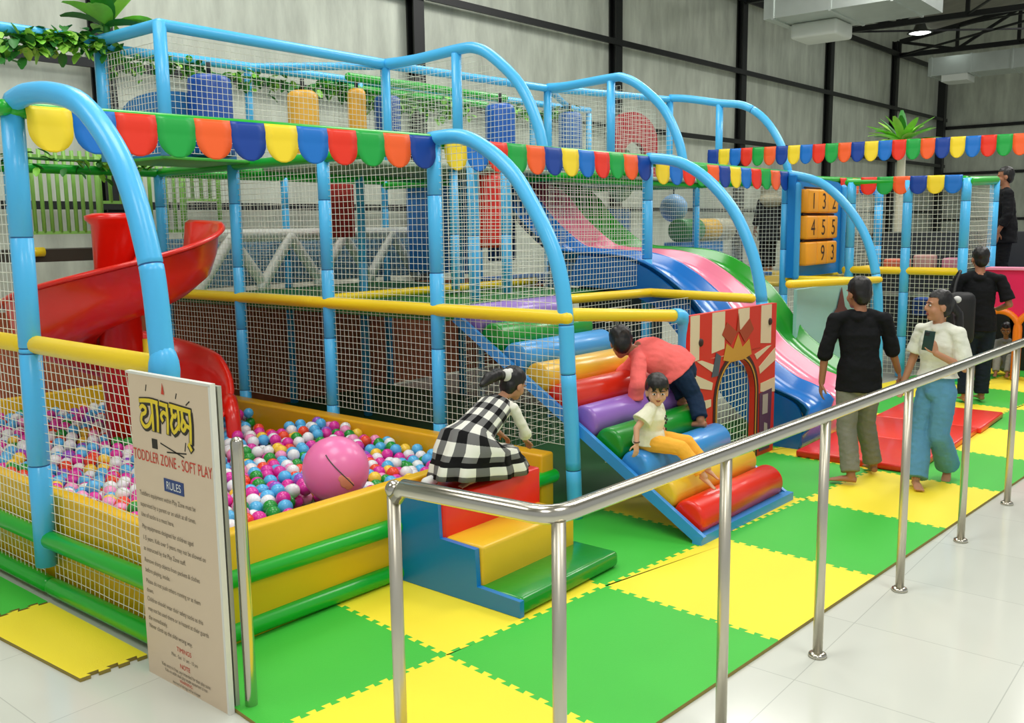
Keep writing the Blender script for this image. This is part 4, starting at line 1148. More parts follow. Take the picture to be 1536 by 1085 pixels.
def foot(mb, a, t, h):
    """a ankle, t direction of the toes (flat)"""
    a = V(a); t = V(t).normalized(); s = V((t.y, -t.x, 0)) if abs(t.z) < .95 else V((1, 0, 0)); z = a.z
    u = s.cross(t)
    if u.z < 0: u = -u
    b = a-u*.055*h
    mb.tube([b-t*.045*h+u*.018*h, b+t*.0*h+u*.026*h, b+t*.07*h+u*.022*h, b+t*.13*h+u*.010*h, b+t*.165*h+u*.006*h], [(.022*h, .028*h), (.03*h, .032*h), (.024*h, .036*h), (.014*h, .042*h), (.011*h, .036*h)], 12, ref=u, dome=False)
    for i in range(5):
        o = (.030-.0155*i)*h; p = b+t*(.158-.008*i)*h-s*o*1.0+u*.004*h
        mb.ell(p+t*.012*h, (.011*h if i == 0 else .008*h,)*3, None, 8, 6)
def cap_hair(c, f, u, h, extra=None, cut_f=.03, cut_u=.06, grow=1.0, fringe=False):
    s, f, u = basis3(f, u); R = Matrix((s, f, u)).transposed(); c = V(c)
    g = lambda a, b, d: c+(s*a+f*b+u*d)*h
    k = MB(); k.ell(g(0, -.014, .036), (.082*h*grow, .099*h*grow, .097*h*grow), R, 24, 16); k.ell(g(0, -.05, -.015), (.070*h*grow, .055*h*grow, .075*h), R)
    if extra: extra(k, g, R)
    me = remeshed(k, .008*max(.7, h), 2)
    bm = bmesh.new(); bm.from_mesh(me)
    dl = [p for p in bm.verts if (p.co-c).dot(f)/h > cut_f and (p.co-c).dot(u)/h < cut_u+(.02 if fringe else 0)*math.sin((p.co-c).dot(s)*140)]
    dl += [p for p in bm.verts if -.004 < (p.co-c).dot(f)/h <= cut_f and (p.co-c).dot(u)/h < .012]
    bmesh.ops.delete(bm, geom=list(set(dl)), context='VERTS')
    for p in bm.verts:
        q = p.co; p.co += p.normal*(noise.noise((q.x*60, q.y*60, q.z*14))*.004*h)
    bm.to_mesh(me); bm.free()
    for p in me.polygons: p.use_smooth = True
    return me
HAIR = mat('hair_black', (14, 11, 10), .45)
def fabric(name, rgb, **kw): return mat(name, rgb, kw.get('rough', .85), spec=.25, bump=.35, bscale=kw.get('bs', 22), var=kw.get('var', .1), vscale=9)
SK1, SK2 = mat('skin_brown', (164, 112, 82), .5, spec=.35), mat('skin_warm', (188, 136, 104), .5, spec=.35)
LIP = mat('lip', (150, 78, 70), .45)

def adult_body(loc, J, h, skin, HF, HU, hands, feet, thick=1.0):
    """one continuous body from the joints J"""
    mb = MB(); sd = J['side']
    loft(mb, [tuple(J['hip'])+(.13*h*thick, .09*h*thick), tuple(J['waist'])+(.115*h*thick, .082*h*thick), tuple(J['chest'])+(.135*h*thick, .092*h*thick), tuple(J['shoulder'])+(.12*h*thick, .075*h*thick)], side=sd)
    limb(mb, [V(J['shoulder'])+V((0, 0, .0)), J['neck'], V(J['head'])-V(HU).normalized()*.05*h*J.get('hs', 1)], [.06*h, .05*h, .052*h])
    head(mb, J['head'], HF, HU, h*J.get('hs', 1), J.get('hs', 1) >= 1.2)
    for q in 'LR':
        limb(mb, [J['sh'+q], J['el'+q], J['wr'+q]], [.045*h, .036*h, .026*h])
        limb(mb, [J['hp'+q], J['kn'+q], J['an'+q]], [.074*h, .05*h, .036*h])
    for a in hands: hand(mb, *a)
    for a in feet: foot(mb, *a)
    return link('body', remeshed(mb, .0068*max(.62, h), 3), skin)
def crease(me, h, a, b, A, B):
    n = len(me.vertices); co = [0.0]*(3*n); no = [0.0]*(3*n)
    me.vertices.foreach_get('co', co); me.vertex_normals.foreach_get('vector', no)
    for i in range(n):
        x, y, z = co[3*i:3*i+3]
        d = noise.noise((x*a, y*a, z*b))*A*h+noise.noise((x*20+3, y*20, z*34))*B*h
        for q in range(3): co[3*i+q] += no[3*i+q]*d
    me.vertices.foreach_set('co', co); me.update()
def shirt(J, h, m, ext=.018, hem=None, sleeve=.5, parent=None, puff=1.0, neck=True, name='shirt'):
    mb = MB(); sd = J['side']; e = ext
    lo = V(hem) if hem is not None else V(J['hip'])
    pts = [tuple(lo)+(.158*h+e*1.5, .116*h+e*1.6), tuple(V(J['hip']).lerp(V(J['waist']), .6))+(.150*h+e*1.2, .108*h+e*1.3), tuple(J['waist'])+(.132*h+e, .095*h+e), tuple(J['chest'])+(.150*h+e, .105*h+e), tuple(J['shoulder'])+(.118*h+e*.5, .068*h+e*.5)]
    loft(mb, pts, 18, sd, 3, True)
    mb.ell(V(J['shoulder']).lerp(V(J['neck']), .25), (.075*h, .075*h, .045*h))
    for q in 'LR':
        a, b, w = V(J['sh'+q]), V(J['el'+q]), V(J['wr'+q])
        end = a.lerp(b, sleeve*2) if sleeve <= .5 else b.lerp(w, sleeve*2-1)
        ps, rs = [V(J['shoulder']).lerp(J['neck'], .35).lerp(a, .35), a], [.05*h+e*.4, .049*h+e*.6]
        if sleeve > .5: ps.append(b); rs.append(.046*h+e*.8)
        ps.append(end); rs.append((.050*h if sleeve <= .5 else .042*h)*puff+e*.8)
        P = [V(p) for p in ps]; mb.tube(P, rs, 14)
        for p, r in zip(P[1:-1], rs[1:-1]): mb.ell(p, (r, r, r))
        mb.ell(P[0], (rs[0],)*3)
    me = remeshed(mb, .0085*max(.7, h), 3)
    crease(me, h, 9, 16, .007, .0035)
    return link(name, me, m, parent)
def trousers(J, h, m, parent, ext=.014, flare=1.0, end=.97, name='trousers', tops=1.0):
    mb = MB(); e = ext
    loft(mb, [tuple(V(J['hip'])-V((0, 0, .06*h)))+(.135*h+e, .098*h+e), tuple(J['hip'])+(.142*h+e, .104*h+e), tuple(V(J['hip']).lerp(V(J['waist']), .5*tops))+(.122*h+e*.6, .09*h+e*.6)], 18, J['side'])
    for q in 'LR':
        a, b, c = V(J['hp'+q]), V(J['kn'+q]), V(J['an'+q]); c = b.lerp(c, end)
        limb(mb, [a, b], [.086*h+e, .062*h*(1+(flare-1)*.4)+e])
        mb.tube([b, b.lerp(c, .5), c], [.062*h*(1+(flare-1)*.4)+e, .057*h*(1+(flare-1)*.75)+e, .055*h*flare+e], 16)
        mb.ell(b, (.062*h+e,)*3)
    me = remeshed(mb, .0085*max(.7, h), 3)
    crease(me, h, 12, 7, .006, .0045)
    return link(name, me, m, parent)
def dress_person(name, label, loc, body, kids):
    t = thing(name, label, 'person', loc)
    adopt(body, t)
    for o in kids:
        if o is not None: adopt(o, t)
    return t

# --- man with black shirt, seen from behind, walking away
F = V((.80, .60, 0)).normalized(); Rt = V((F.y, -F.x, 0)); O = V((7.57, 2.57, 0)); Z = V((0, 0, 1))
at = lambda a, b, z: O+Rt*a+F*b+Z*z
h = .98
J = dict(side=Rt, hip=at(0, 0, .86), waist=at(0, .01, 1.04), chest=at(0, .03, 1.22), shoulder=at(0, .03, 1.36), neck=at(0, .04, 1.44), head=at(-.015, .06, 1.548), hs=1.10,
         shL=at(-.20, .03, 1.34), elL=at(-.275, .02, 1.06), wrL=at(-.285, .05, .82), shR=at(.20, .03, 1.34), elR=at(.275, .05, 1.08), wrR=at(.36, .13, .90),
         hpL=at(-.085, 0, .80), knL=at(-.10, -.05, .46), anL=V((7.36, 2.53, .10)), hpR=at(.085, 0, .80), knR=at(.10, .10, .46), anR=V((7.80, 2.50, .10)))
body = adult_body(None, J, h, SK1, V((.55, .83, -.05)), Z, [(J['wrL'], (J['wrL']-J['elL']), Rt, h, .25, 1), (J['wrR'], (J['wrR']-J['elR']), -Rt+F*.2, h, .4, -1)], [(J['anL'], V((-.25, .97, 0)), h), (J['anR'], V((.75, .55, 0)), h)])
BK = fabric('black_cotton', (15, 16, 19))
def hx(k, g, R): k.ell(g(0, -.02, .06), (.088*h, .1*h, .085*h), R); k.ell(g(0, -.06, .0), (.078*h, .055*h, .09*h), R)
dress_person('person', 'man in black shirt and grey trousers seen from behind, walking barefoot', (7.57, 2.57, 0), body,
    [shirt(J, h, BK, .022, at(0, 0, .76), .52), trousers(J, h, fabric('grey_khaki', (124, 124, 110), var=.14), None, .016, 1.12, .93), link('hair', cap_hair(J['head'], V((.55, .83, -.05)), Z, h*1.10, hx), HAIR)])

# --- woman in white tee and jeans looking left, phone in her left hand
F = V((-.93, .36, 0)).normalized(); Rt = V((F.y, -F.x, 0)); O = V((7.80, 2.03, 0))
h = .93
J = dict(side=Rt, hip=at(0, 0, .83), waist=at(0, .0, .98), chest=at(0, .01, 1.15), shoulder=at(0, .0, 1.275), neck=at(0, .02, 1.35), head=at(-.01, .045, 1.462), hs=1.10,
         shR=at(.165, .0, 1.255), elR=at(.21, .03, 1.02), wrR=at(.235, .10, .82), shL=at(-.165, .0, 1.255), elL=at(-.235, .0, .99), wrL=at(-.12, .20, 1.11),
         hpR=at(.075, 0, .78), knR=at(.09, .06, .44), anR=V((7.60, 2.10, .085)), hpL=at(-.075, 0, .78), knL=at(-.06, .03, .44), anL=V((8.02, 1.97, .13)))
HF = V((-.62, .78, .02))
body = adult_body(None, J, h, SK2, HF, Z, [(J['wrR'], (J['wrR']-J['elR']), -Rt*.5+F, h, .45, -1), (J['wrL'], (Z*.9+F*.25+Rt*.15), F*-.2+Rt*.9, h, .55, 1)], [(J['anR'], V((-.86, -.45, 0)), h), (J['anL'], V((-.75, -.1, -.5)), h)], .92)
WT = fabric('white_tee', (228, 230, 214), var=.04); JN = fabric('jeans_blue', (92, 150, 182), var=.18)
def wx(k, g, R):
    k.ell(g(0, -.02, .05), (.08*h, .098*h, .085*h), R); k.ell(g(0, -.10, .01), (.035*h, .04*h, .05*h), R)
    k.tube([g(0, -.11, .0), g(.01, -.16, -.06), g(.01, -.17, -.17), g(0, -.15, -.27)], [.032*h, .04*h, .038*h, .018*h], 10, dome=True)
tp = dress_person('person', 'woman in white tee and wide blue jeans holding a dark phone', (7.8, 2.03, 0), body,
    [shirt(J, h, WT, .018, at(0, 0, .90), .40, None, 1.25, name='tee'), trousers(J, h, JN, None, .012, 1.62, .98, 'jeans', 1.5), link('hair', cap_hair(J['head'], HF, Z, h*1.1, wx, .036, .062), HAIR)])
face(tp, J['head'], HF, Z, h*1.1, LIP)
k = MB(); c = at(-.14, .085, 1.462); k.ell(J['head']+V((.135, -.10, .045)), (.035, .03, .028)); k.build('hair_tie', mat('tie_white', (214, 214, 208), .7), tp)
ph = J['wrL']+Z*.10+F*.055+Rt*.03
rot = Matrix((Rt.cross(Z)*-1, Rt, Z)).transposed()
S_, U_ = V((.26, -.97, 0)), Z
rot = Matrix.Rotation(math.atan2(S_.y, S_.x), 3, 'Z') @ Matrix.Rotation(.12, 3, 'Y')
t = thing('mobile_phone', 'dark green mobile phone held up by the woman in the white tee', 'phone', ph)
MB().rbox(ph, (.078, .009, .155), .008, rot).build('phone_body', mat('phone_green', (16, 52, 44), .3), t)
MB().rbox(ph+rot @ V((-.016, -.0055, .052)), (.03, .004, .03), .006, rot).build('camera_bump', mat('phone_dark', (10, 14, 14), .2), t)

# --- man in dark jeans farther back
F = V((.88, .47, 0)).normalized(); Rt = V((F.y, -F.x, 0)); O = V((11.62, 2.62, 0)); h = 1.08
J = dict(side=Rt, hip=at(0, 0, .93), waist=at(0, .01, 1.12), chest=at(0, .03, 1.32), shoulder=at(0, .02, 1.47), neck=at(0, .03, 1.56), head=at(0, .05, 1.685), hs=1.04,
         shL=at(-.22, .02, 1.45), elL=at(-.31, .0, 1.16), wrL=at(-.27, .16, .98), shR=at(.22, .02, 1.45), elR=at(.31, -.04, 1.17), wrR=at(.26, .18, 1.10),
         hpL=at(-.09, 0, .87), knL=at(-.10, .02, .48), anL=at(-.11, -.06, .11), hpR=at(.09, 0, .87), knR=at(.10, .05, .48), anR=at(.10, .07, .11))
body = adult_body(None, J, h, SK1, F, Z, [(J['wrL'], F, -Z, h, .4, 1), (J['wrR'], F+Rt*-.5, -Z, h, .5, -1)], [(J['anL'], F, h), (J['anR'], F, h)])
def h2(k, g, R): k.ell(g(0, -.02, .05), (.085*h, .1*h, .085*h), R)
dress_person('person', 'man in black tee and dark jeans seen from behind near the pink wall', (11.62, 2.62, 0), body,
    [shirt(J, h, BK, .022, at(0, 0, .86), .42, None, 1.2, name='tee'), trousers(J, h, fabric('jeans_dark', (22, 34, 48)), None, .016, 1.1, .95, 'jeans'), link('hair', cap_hair(J['head'], F, Z, h, h2), HAIR)])
t = thing('shoulder_bag', 'black bag with small white mark on the left side of man in dark jeans', 'bag', at(-.26, -.28, .73))
MB().rbox(at(-.26, -.28, 1.03), (.19, .30, .60), .092, Matrix.Rotation(math.atan2(F.y, F.x), 3, 'Z')).build('bag_body', mat('bag_black', (12, 13, 15), .6), t)
MB().tube(smooth_path([at(-.34, -.26, 1.27), at(-.30, -.17, 1.42), at(-.24, -.085, 1.535), at(-.22, .03, 1.54), at(-.25, .13, 1.44)], 3), .016, 8).build('strap', mat('bag_black', (12, 13, 15), .6), t)
MB().prism([(0, 0), (.05, .025), (.06, .06), (.03, .09), (.0, .07), (.025, .045)], at(-.37, -.381, 1.20), Rt, Z, .004).build('white_mark', mat('mark_white', (226, 228, 226), .6), t)

# --- person in black standing on the far platform
F = V((-.3, .95, 0)).normalized(); Rt = V((F.y, -F.x, 0)); O = V((15.0, 3.1, .985)); h = 1.12
at = lambda a, b, z: O+Rt*a*1.3+F*b*1.3+Z*z*1.3
J = dict(side=Rt, hip=at(0, 0, .76), waist=at(0, .0, .9), chest=at(0, .02, 1.05), shoulder=at(0, .01, 1.17), neck=at(0, .02, 1.24), head=at(0, .03, 1.345),
         shL=at(-.16, 0, 1.15), elL=at(-.21, 0, .92), wrL=at(-.2, .09, .74), shR=at(.16, 0, 1.15), elR=at(.22, -.02, .92), wrR=at(.2, .06, .73),
         hpL=at(-.07, 0, .7), knL=at(-.08, .02, .4), anL=at(-.08, -.04, .085), hpR=at(.07, 0, .7), knR=at(.08, .04, .4), anR=at(.08, .04, .085))
body = adult_body(None, J, h, SK1, F, Z, [(J['wrL'], -Z+F*.2, Rt, h, .3, 1), (J['wrR'], -Z+F*.2, -Rt, h, .3, -1)], [(J['anL'], F, h), (J['anR'], F, h)])
dress_person('person', 'person in black clothes standing on the blue platform behind the magenta wall', (15.0, 3.1, .985), body,
    [shirt(J, h, BK, .03, at(0, 0, .62), .8, name='long_shirt'), trousers(J, h, fabric('black_trousers', (14, 15, 18)), None, .016, 1.1, .95), link('hair', cap_hair(J['head'], F, Z, h), HAIR)])

at = lambda a, b, z: O+Rt*a+F*b+Z*z

# --- child sitting in the crawl hole
F = V((-1, -.1, 0)).normalized(); Rt = V((F.y, -F.x, 0)); O = V((14.02, 2.79, .02)); h = .62
J = dict(side=Rt, hip=at(0, 0, .13), waist=at(0, .02, .25), chest=at(0, .05, .38), shoulder=at(0, .07, .47), neck=at(0, .09, .53), head=at(0, .12, .63), hs=1.3,
         shL=at(-.11, .06, .45), elL=at(-.14, .13, .33), wrL=at(-.09, .24, .27), shR=at(.11, .06, .45), elR=at(.14, .13, .33), wrR=at(.09, .24, .27),
         hpL=at(-.06, .0, .13), knL=at(-.08, .22, .27), anL=at(-.07, .36, .065), hpR=at(.06, .0, .13), knR=at(.08, .22, .27), anR=at(.07, .36, .065))
HF = V((-.9, -.1, -.35))
body = adult_body(None, J, h, SK1, HF, Z, [(J['wrL'], F*.6-Z, Rt, h, .4, 1), (J['wrR'], F*.6-Z, -Rt, h, .4, -1)], [(J['anL'], F, h), (J['anR'], F, h)])
tp = dress_person('person', 'small child in grey clothes sitting inside the orange rimmed crawl hole', (13.86, 2.78, .02), body,
    [shirt(J, h, fabric('grey_tee', (132, 136, 134)), .014, at(0, 0, .10), .45), trousers(J, h, fabric('light_grey_pants', (150, 150, 140)), None, .01, 1.1, .9), link('hair', cap_hair(J['head'], HF, Z, h*1.3), HAIR)])
face(tp, J['head'], HF, Z, h*1.3, LIP, True)

# --- person with grey head cover behind the net of the second floor
F = V((.5, .86, 0)).normalized(); Rt = V((F.y, -F.x, 0)); O = V((13.9, 6.2, 1.345)); h = .84
J = dict(side=Rt, hip=at(0, 0, .72), waist=at(0, .0, .86), chest=at(0, .02, 1.0), shoulder=at(0, .01, 1.11), neck=at(0, .02, 1.18), head=at(0, .03, 1.27),
         shL=at(-.16, 0, 1.09), elL=at(-.21, 0, .86), wrL=at(-.2, .09, .68), shR=at(.16, 0, 1.09), elR=at(.22, -.02, .86), wrR=at(.2, .06, .67),
         hpL=at(-.07, 0, .66), knL=at(-.08, .02, .37), anL=at(-.08, -.04, .085), hpR=at(.07, 0, .66), knR=at(.08, .04, .37), anR=at(.08, .04, .085))
body = adult_body(None, J, h, SK1, F, Z, [(J['wrL'], -Z+F*.2, Rt, h, .3, 1), (J['wrR'], -Z+F*.2, -Rt, h, .3, -1)], [(J['anL'], F, h), (J['anR'], F, h)])
k = MB(); k.ell(J['head']+Z*.01, (.13, .13, .15)); k.ell(J['shoulder'], (.22, .17, .12)); k.tube([J['head'], J['shoulder']], [.12, .16], 14)
dress_person('person', 'person with grey head cover standing behind the net of the third bay', (13.9, 6.25, 1.4), body,
    [shirt(J, h, fabric('dark_robe', (30, 32, 32)), .035, at(0, 0, .5), .8, name='robe'), trousers(J, h, fabric('black_trousers', (14, 15, 18)), None, .016, 1.1, .95), link('head_cover', remeshed(k, .012, 3), fabric('grey_scarf', (150, 146, 124)))])
# --- girl in plaid dress kneeling on the steps
Z = V((0, 0, 1))
def plaid():
    m = mat('plaid', (232, 232, 222), .85, spec=.2)
    nt = m.node_tree; b = nt.nodes['Principled BSDF']; N = nt.nodes.new; L = nt.links.new
    uv = N('ShaderNodeUVMap'); uv.uv_map = 'cloth'; sp = N('ShaderNodeSeparateXYZ'); L(uv.outputs[0], sp.inputs[0])
    def stripe(o, n, w, sh=0):
        a = N('ShaderNodeMath'); a.operation = 'MULTIPLY_ADD'; a.inputs[1].default_value = n; a.inputs[2].default_value = sh; L(o, a.inputs[0])
        f = N('ShaderNodeMath'); f.operation = 'FRACT'; L(a.outputs[0], f.inputs[0])
        c = N('ShaderNodeMath'); c.operation = 'LESS_THAN'; c.inputs[1].default_value = w; L(f.outputs[0], c.inputs[0]); return c.outputs[0]
    s1, s2 = stripe(sp.outputs[0], 6.67, .46), stripe(sp.outputs[1], 7.5, .46)
    t1, t2 = stripe(sp.outputs[0], 6.67, .05, .27), stripe(sp.outputs[1], 7.5, .05, .27)
    add = N('ShaderNodeMath'); add.operation = 'ADD'; L(s1, add.inputs[0]); L(s2, add.inputs[1])
    hf = N('ShaderNodeMath'); hf.operation = 'MULTIPLY'; hf.inputs[1].default_value = .5; L(add.outputs[0], hf.inputs[0])
    r = N('ShaderNodeValToRGB'); r.color_ramp.interpolation = 'CONSTANT'
    r.color_ramp.elements[0].color = lin((232, 232, 220)); r.color_ramp.elements[0].position = 0
    r.color_ramp.elements[1].color = lin((112, 112, 110)); r.color_ramp.elements[1].position = .3
    e = r.color_ramp.elements.new(.8); e.color = lin((14, 14, 15))
    L(hf.outputs[0], r.inputs[0]); L(r.outputs[0], b.inputs['Base Color'])
    return m
def loft_uv(name, rows, n, mats, parent, side, ruffle=None, mi=None, uvs=1.0):
    """rows: (centre, r_side, r_depth, axis); closed tube with a 'cloth' uv in metres"""
    vs, fs, uv = [], [], []
    sd = V(side); vlen = 0; prev = None
    for j, (c, ra, rb, ax) in enumerate(rows):
        c, ax = V(c), V(ax).normalized(); a = (sd-ax*sd.dot(ax)).normalized(); b = ax.cross(a)
        if prev is not None: vlen += (c-prev).length+abs(ra-pr)*.6
        prev, pr = c, ra
        for i in range(n+1):
            t = 2*PI*i/n; k = 1+(ruffle[j]*math.sin(t*9+j*.2)+ruffle[j]*.6*math.sin(t*14+1) if ruffle else 0)
            vs.append(c+a*(ra*k*math.cos(t))+b*(rb*k*math.sin(t))); uv.append((t/(2*PI)*1.5, vlen*1.05))
    W_ = n+1; ms = []
    for j in range(len(rows)-1):
        for i in range(n): fs.append((j*W_+i, j*W_+i+1, (j+1)*W_+i+1, (j+1)*W_+i)); ms.append(mi[j] if mi else 0)
    me = bpy.data.meshes.new(name); me.from_pydata([tuple(p) for p in vs], [], fs)
    l = me.uv_layers.new(name='cloth')
    for lp in me.loops: l.data[lp.index].uv = uv[lp.vertex_index]
    me.polygons.foreach_set('material_index', ms)
    for p in me.polygons: p.use_smooth = True
    for m in mats: me.materials.append(m)
    o = bpy.data.objects.new(name, me); COL.objects.link(o)
    if parent is not None: adopt(o, parent)
    so = o.modifiers.new('thickness', 'SOLIDIFY'); so.thickness = .006
    return o
h = .66
X_ = V((1, 0, 0)); Y_ = V((0, 1, 0))
GO = V((4.10, 3.76, .585))
side = V((0, -1, 0))
J = dict(side=side, hip=V((4.10, 3.75, .80)), waist=V((4.20, 3.75, .89)), chest=V((4.32, 3.75, .97)), shoulder=V((4.41, 3.75, 1.02)), neck=V((4.475, 3.75, 1.06)), head=V((4.555, 3.74, 1.115)), hs=1.36,
         shR=V((4.42, 3.63, 1.0)), elR=V((4.50, 3.60, .83)), wrR=V((4.64, 3.72, .74)), shL=V((4.42, 3.87, 1.0)), elL=V((4.52, 3.92, .84)), wrL=V((4.66, 3.93, .74)),
         hpR=V((4.10, 3.68, .77)), knR=V((4.30, 3.64, .635)), anR=V((4.05, 3.655, .63)), hpL=V((4.10, 3.83, .77)), knL=V((3.98, 3.88, .68)), anL=V((3.86, 3.80, .635)))
HF, HU = V((.86, -.10, -.42)), V((.42, 0, .88))
body = adult_body(None, J, h, SK2, HF, HU, [(J['wrR'], V((.8, .2, -.5)), V((0, 0, -1)), h, .3, -1), (J['wrL'], V((.8, 0, -.5)), V((0, 0, -1)), h, .3, 1)], [(J['anR'], V((-1, 0, -.02)), h), (J['anL'], V((-1, -.1, -.02)), h)])
def gx(k, g, R):
    k.ell(g(0, -.02, .05), (.085*h*1.36, .1*h*1.36, .09*h*1.36), R); k.ell(g(0, -.115, .03), (.035*h, .045*h, .05*h), R)
    k.tube([g(0, -.11, .03), g(.01, -.19, .02), g(.02, -.27, -.04), g(.02, -.31, -.10)], [.04*h, .062*h, .06*h, .03*h], 12, dome=True)
tp = thing('person', 'girl in black and white plaid dress kneeling on the red top step', 'person', GO)
adopt(body, tp)
link('hair', cap_hair(J['head'], HF, HU, h*1.36, gx, .03, .055), HAIR, tp)
face(tp, J['head'], HF, HU, h*1.36, LIP, True)
s_, f_2, u_2 = basis3(HF, HU)
k = MB(); k.ell(J['head']-f_2*.095+u_2*.035+V((0, -.01, 0)), (.035, .04, .042)); k.ell(J['head']-f_2*.075+u_2*.06+V((0, -.02, 0)), (.028, .03, .03)); k.build('hair_tie', mat('tie_white', (214, 214, 208), .7), tp)
shirt(J, h, fabric('blouse_white', (232, 230, 216), var=.03), .004, V((4.24, 3.75, .91)), .6, tp, 1.5, name='blouse')
PL, BL = plaid(), fabric('dress_black', (12, 12, 13))
ax = V((.78, 0, .63)); dn = V((.12, 0, .99))
rows = [(V((4.43, 3.75, 1.025)), .085, .06, ax), (V((4.38, 3.75, 1.0)), .115, .085, ax), (V((4.31, 3.75, .955)), .122, .092, ax), (V((4.22, 3.75, .90)), .128, .10, ax), (V((4.175, 3.75, .868)), .135, .125, V((.62, 0, .78))),
        (V((4.17, 3.75, .83)), .185, .215, V((.4, 0, .9))), (V((4.19, 3.74, .775)), .215, .29, dn), (V((4.20, 3.73, .715)), .235, .345, dn), (V((4.205, 3.725, .685)), .25, .37, dn), (V((4.21, 3.72, .645)), .262, .392, dn), (V((4.21, 3.72, .605)), .268, .405, dn)]
rows = [(c, min(a, .19 if i > 6 else a), b, x) for i, (c, a, b, x) in enumerate(rows)]
loft_uv('dress', rows, 72, [PL, BL], tp, side, [0, 0, 0, .01, .03, .035, .035, .035, .05, .05, .06], [0, 0, 0, 0, 0, 0, 0, 1, 0, 0])
k = MB(); k.tube([(3.80, 3.80, .63), (3.86, 3.80, .635), (3.9, 3.82, .65)], [.03, .032, .034], 12, dome=True); k.build('sock', mat('sock_white', (224, 224, 220), .8), tp)

# --- toddler in pale tee sitting on the blue roller
h = .64; Q = 1.25; zb = .575
O = V((5.60, 3.36, 0)); F = V((.30, -.95, 0)).normalized(); Rt = V((F.y, -F.x, 0))
at = lambda a, b, z: O+Rt*a*Q+F*b*Q+Z*(zb-.01+(z-zb)*1.02)
J = dict(side=Rt, hip=at(0, 0, .625), waist=at(0, .005, .71), chest=at(0, .02, .79), shoulder=at(0, .02, .85), neck=at(0, .03, .885), head=at(0, .045, .965), hs=1.5,
         shR=at(.095, .02, .84), elR=at(.165, -.03, .74), wrR=at(.20, -.02, .645), shL=at(-.095, .02, .84), elL=at(-.145, .01, .74), wrL=at(-.13, .06, .65),
         hpR=at(.05, .0, .62), knR=at(.075, .20, .60), anR=at(.06, .33, .41), hpL=at(-.05, .0, .62), knL=at(-.08, .20, .60), anL=at(-.10, .32, .42))
HF = V((-.78, -.60, -.16))
body = adult_body(None, J, h, mat('skin_toddler', (216, 166, 134), .5, spec=.35), HF, Z, [(J['wrR'], V((.05, 0, -1))+Rt*.3, F*-.3-Z*.2+Rt*-.2, h, .25, -1), (J['wrL'], F*.6-Z*.8, -Z, h, .3, 1)], [(J['anR'], F*.8-Z*.55, h), (J['anL'], F*.8-Z*.55-Rt*.2, h)])
tp = dress_person('person', 'toddler in pale tee and mustard leggings sitting on the blue roller', (5.60, 3.36, .57), body,
    [shirt(J, h, fabric('pale_tee', (236, 234, 206), var=.03), .030, at(0, 0, .60), .30, None, 1.5, name='tee'), trousers(J, h, fabric('mustard', (252, 184, 66), var=.05), None, .014, 1.0, .85, 'leggings'),
     link('hair', cap_hair(J['head'], HF, Z, h*1.5, lambda k, g, R: (k.ell(g(0, -.045, -.03), (.078*h*1.5, .06*h*1.5, .09*h*1.5), R), k.ell(g(0, .01, .06), (.082*h*1.5, .092*h*1.5, .075*h*1.5), R)), .045, .034, 1.08, True), HAIR)])
face(tp, J['head'], HF, Z, h*1.5, LIP, True)
for a, z in ((-.045, .79), (-.045, .745), (-.05, .70), (-.02, .78), (-.07, .76)):
    k = MB(); k.ell(at(a+.03, .094, z), (.009, .006, .011)); k.build('tee_print', mat('print_dark', (50, 46, 44), .7), tp)
k = MB(); k.tube([J['wrR']+Z*.012+V((math.cos(a)*.0195, math.sin(a)*.0195, 0)) for a in [2*PI*i/14 for i in range(14)]], .0035, 6, closed=True); k.build('bracelet', mat('bracelet', (60, 26, 30), .5), tp)

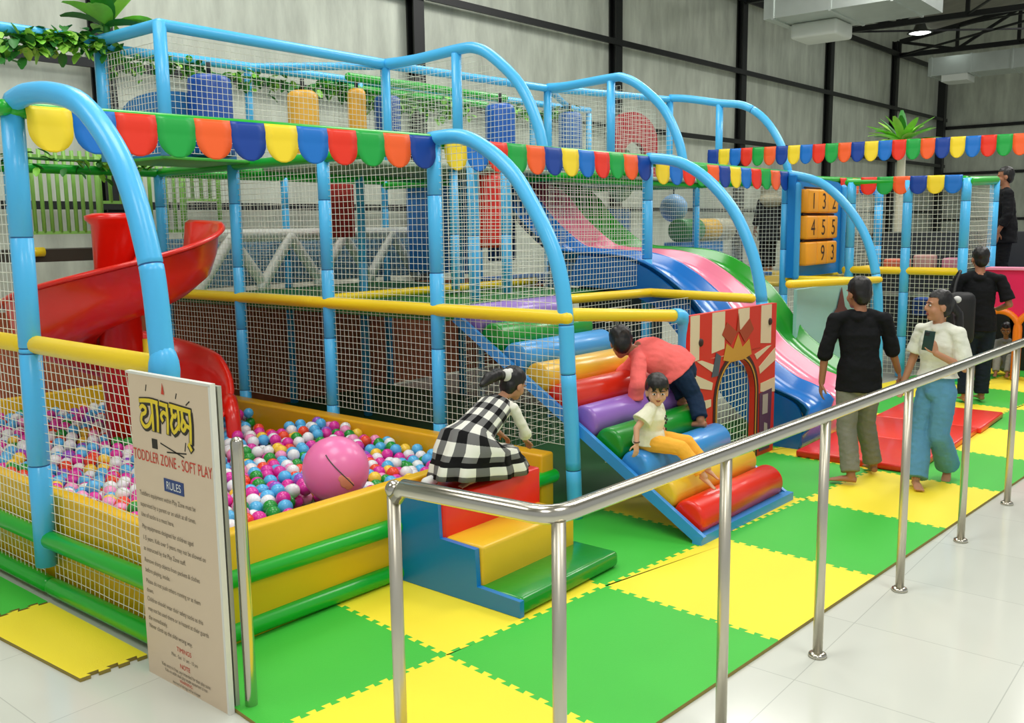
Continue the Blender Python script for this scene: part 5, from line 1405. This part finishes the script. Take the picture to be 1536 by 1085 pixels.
# --- child in coral top climbing the rollers
h = .92
side = V((-.35, -.94, 0)).normalized()
J = dict(side=V((.93, -.36, 0)), hip=V((6.42, 3.62, .99)), waist=V((6.33, 3.70, 1.06)), chest=V((6.24, 3.78, 1.11)), shoulder=V((6.14, 3.84, 1.13)), neck=V((6.09, 3.88, 1.16)), head=V((6.02, 3.93, 1.22)), hs=1.08,
         shL=V((6.03, 3.77, 1.09)), elL=V((5.93, 3.72, .92)), wrL=V((5.95, 3.76, .77)), shR=V((6.25, 3.90, 1.09)), elR=V((6.28, 4.02, .98)), wrR=V((6.22, 4.12, .86)),
         hpL=V((6.36, 3.58, .95)), knL=V((6.34, 3.50, .74)), anL=V((6.24, 3.42, .66)), hpR=V((6.48, 3.65, .95)), knR=V((6.50, 3.66, .82)), anR=V((6.42, 3.60, .74)))
J['knL'] = V((6.42, 3.50, .78)); J['anL'] = V((6.34, 3.40, .615)); J['knR'] = V((6.50, 3.72, .86)); J['anR'] = V((6.48, 3.64, .725))
HF, HU = V((.72, .62, -.35)), V((.25, .25, .94))
for q in J:
    if q not in ('side', 'hs'): J[q] = J[q]+V((.05, -.03, -.0))
body = adult_body(None, J, h, SK1, HF, HU, [(J['wrL'], V((-.2, .5, -.7)), V((-.5, .3, -.5)), h, .3, 1), (J['wrR'], V((-.2, .6, -.6)), V((0, .2, -1)), h, .3, -1)], [(J['anL'], V((-.1, .9, -.1)), h), (J['anR'], V((0, .9, .1)), h)])
tp = dress_person('person', 'child in coral top and dark jeans bending over to climb the rollers', (6.3, 3.6, .6), body,
    [shirt(J, h, fabric('coral', (255, 116, 112), var=.05), .026, V((6.45, 3.60, .97)), .85, None, 1.1, name='top'), trousers(J, h, fabric('jeans_navy', (22, 44, 70), var=.3), None, .006, 1.15, .9, 'jeans'), link('hair', cap_hair(J['head'], HF, HU, h*1.08, lambda k, g, R: (k.ell(g(0, -.055, -.01), (.082*h, .07*h, .10*h), R), k.ell(g(.03, .0, .03), (.07*h, .08*h, .09*h), R), k.ell(g(-.02, -.03, .06), (.08*h, .08*h, .07*h), R)), .05, .03, 1.08), HAIR)])
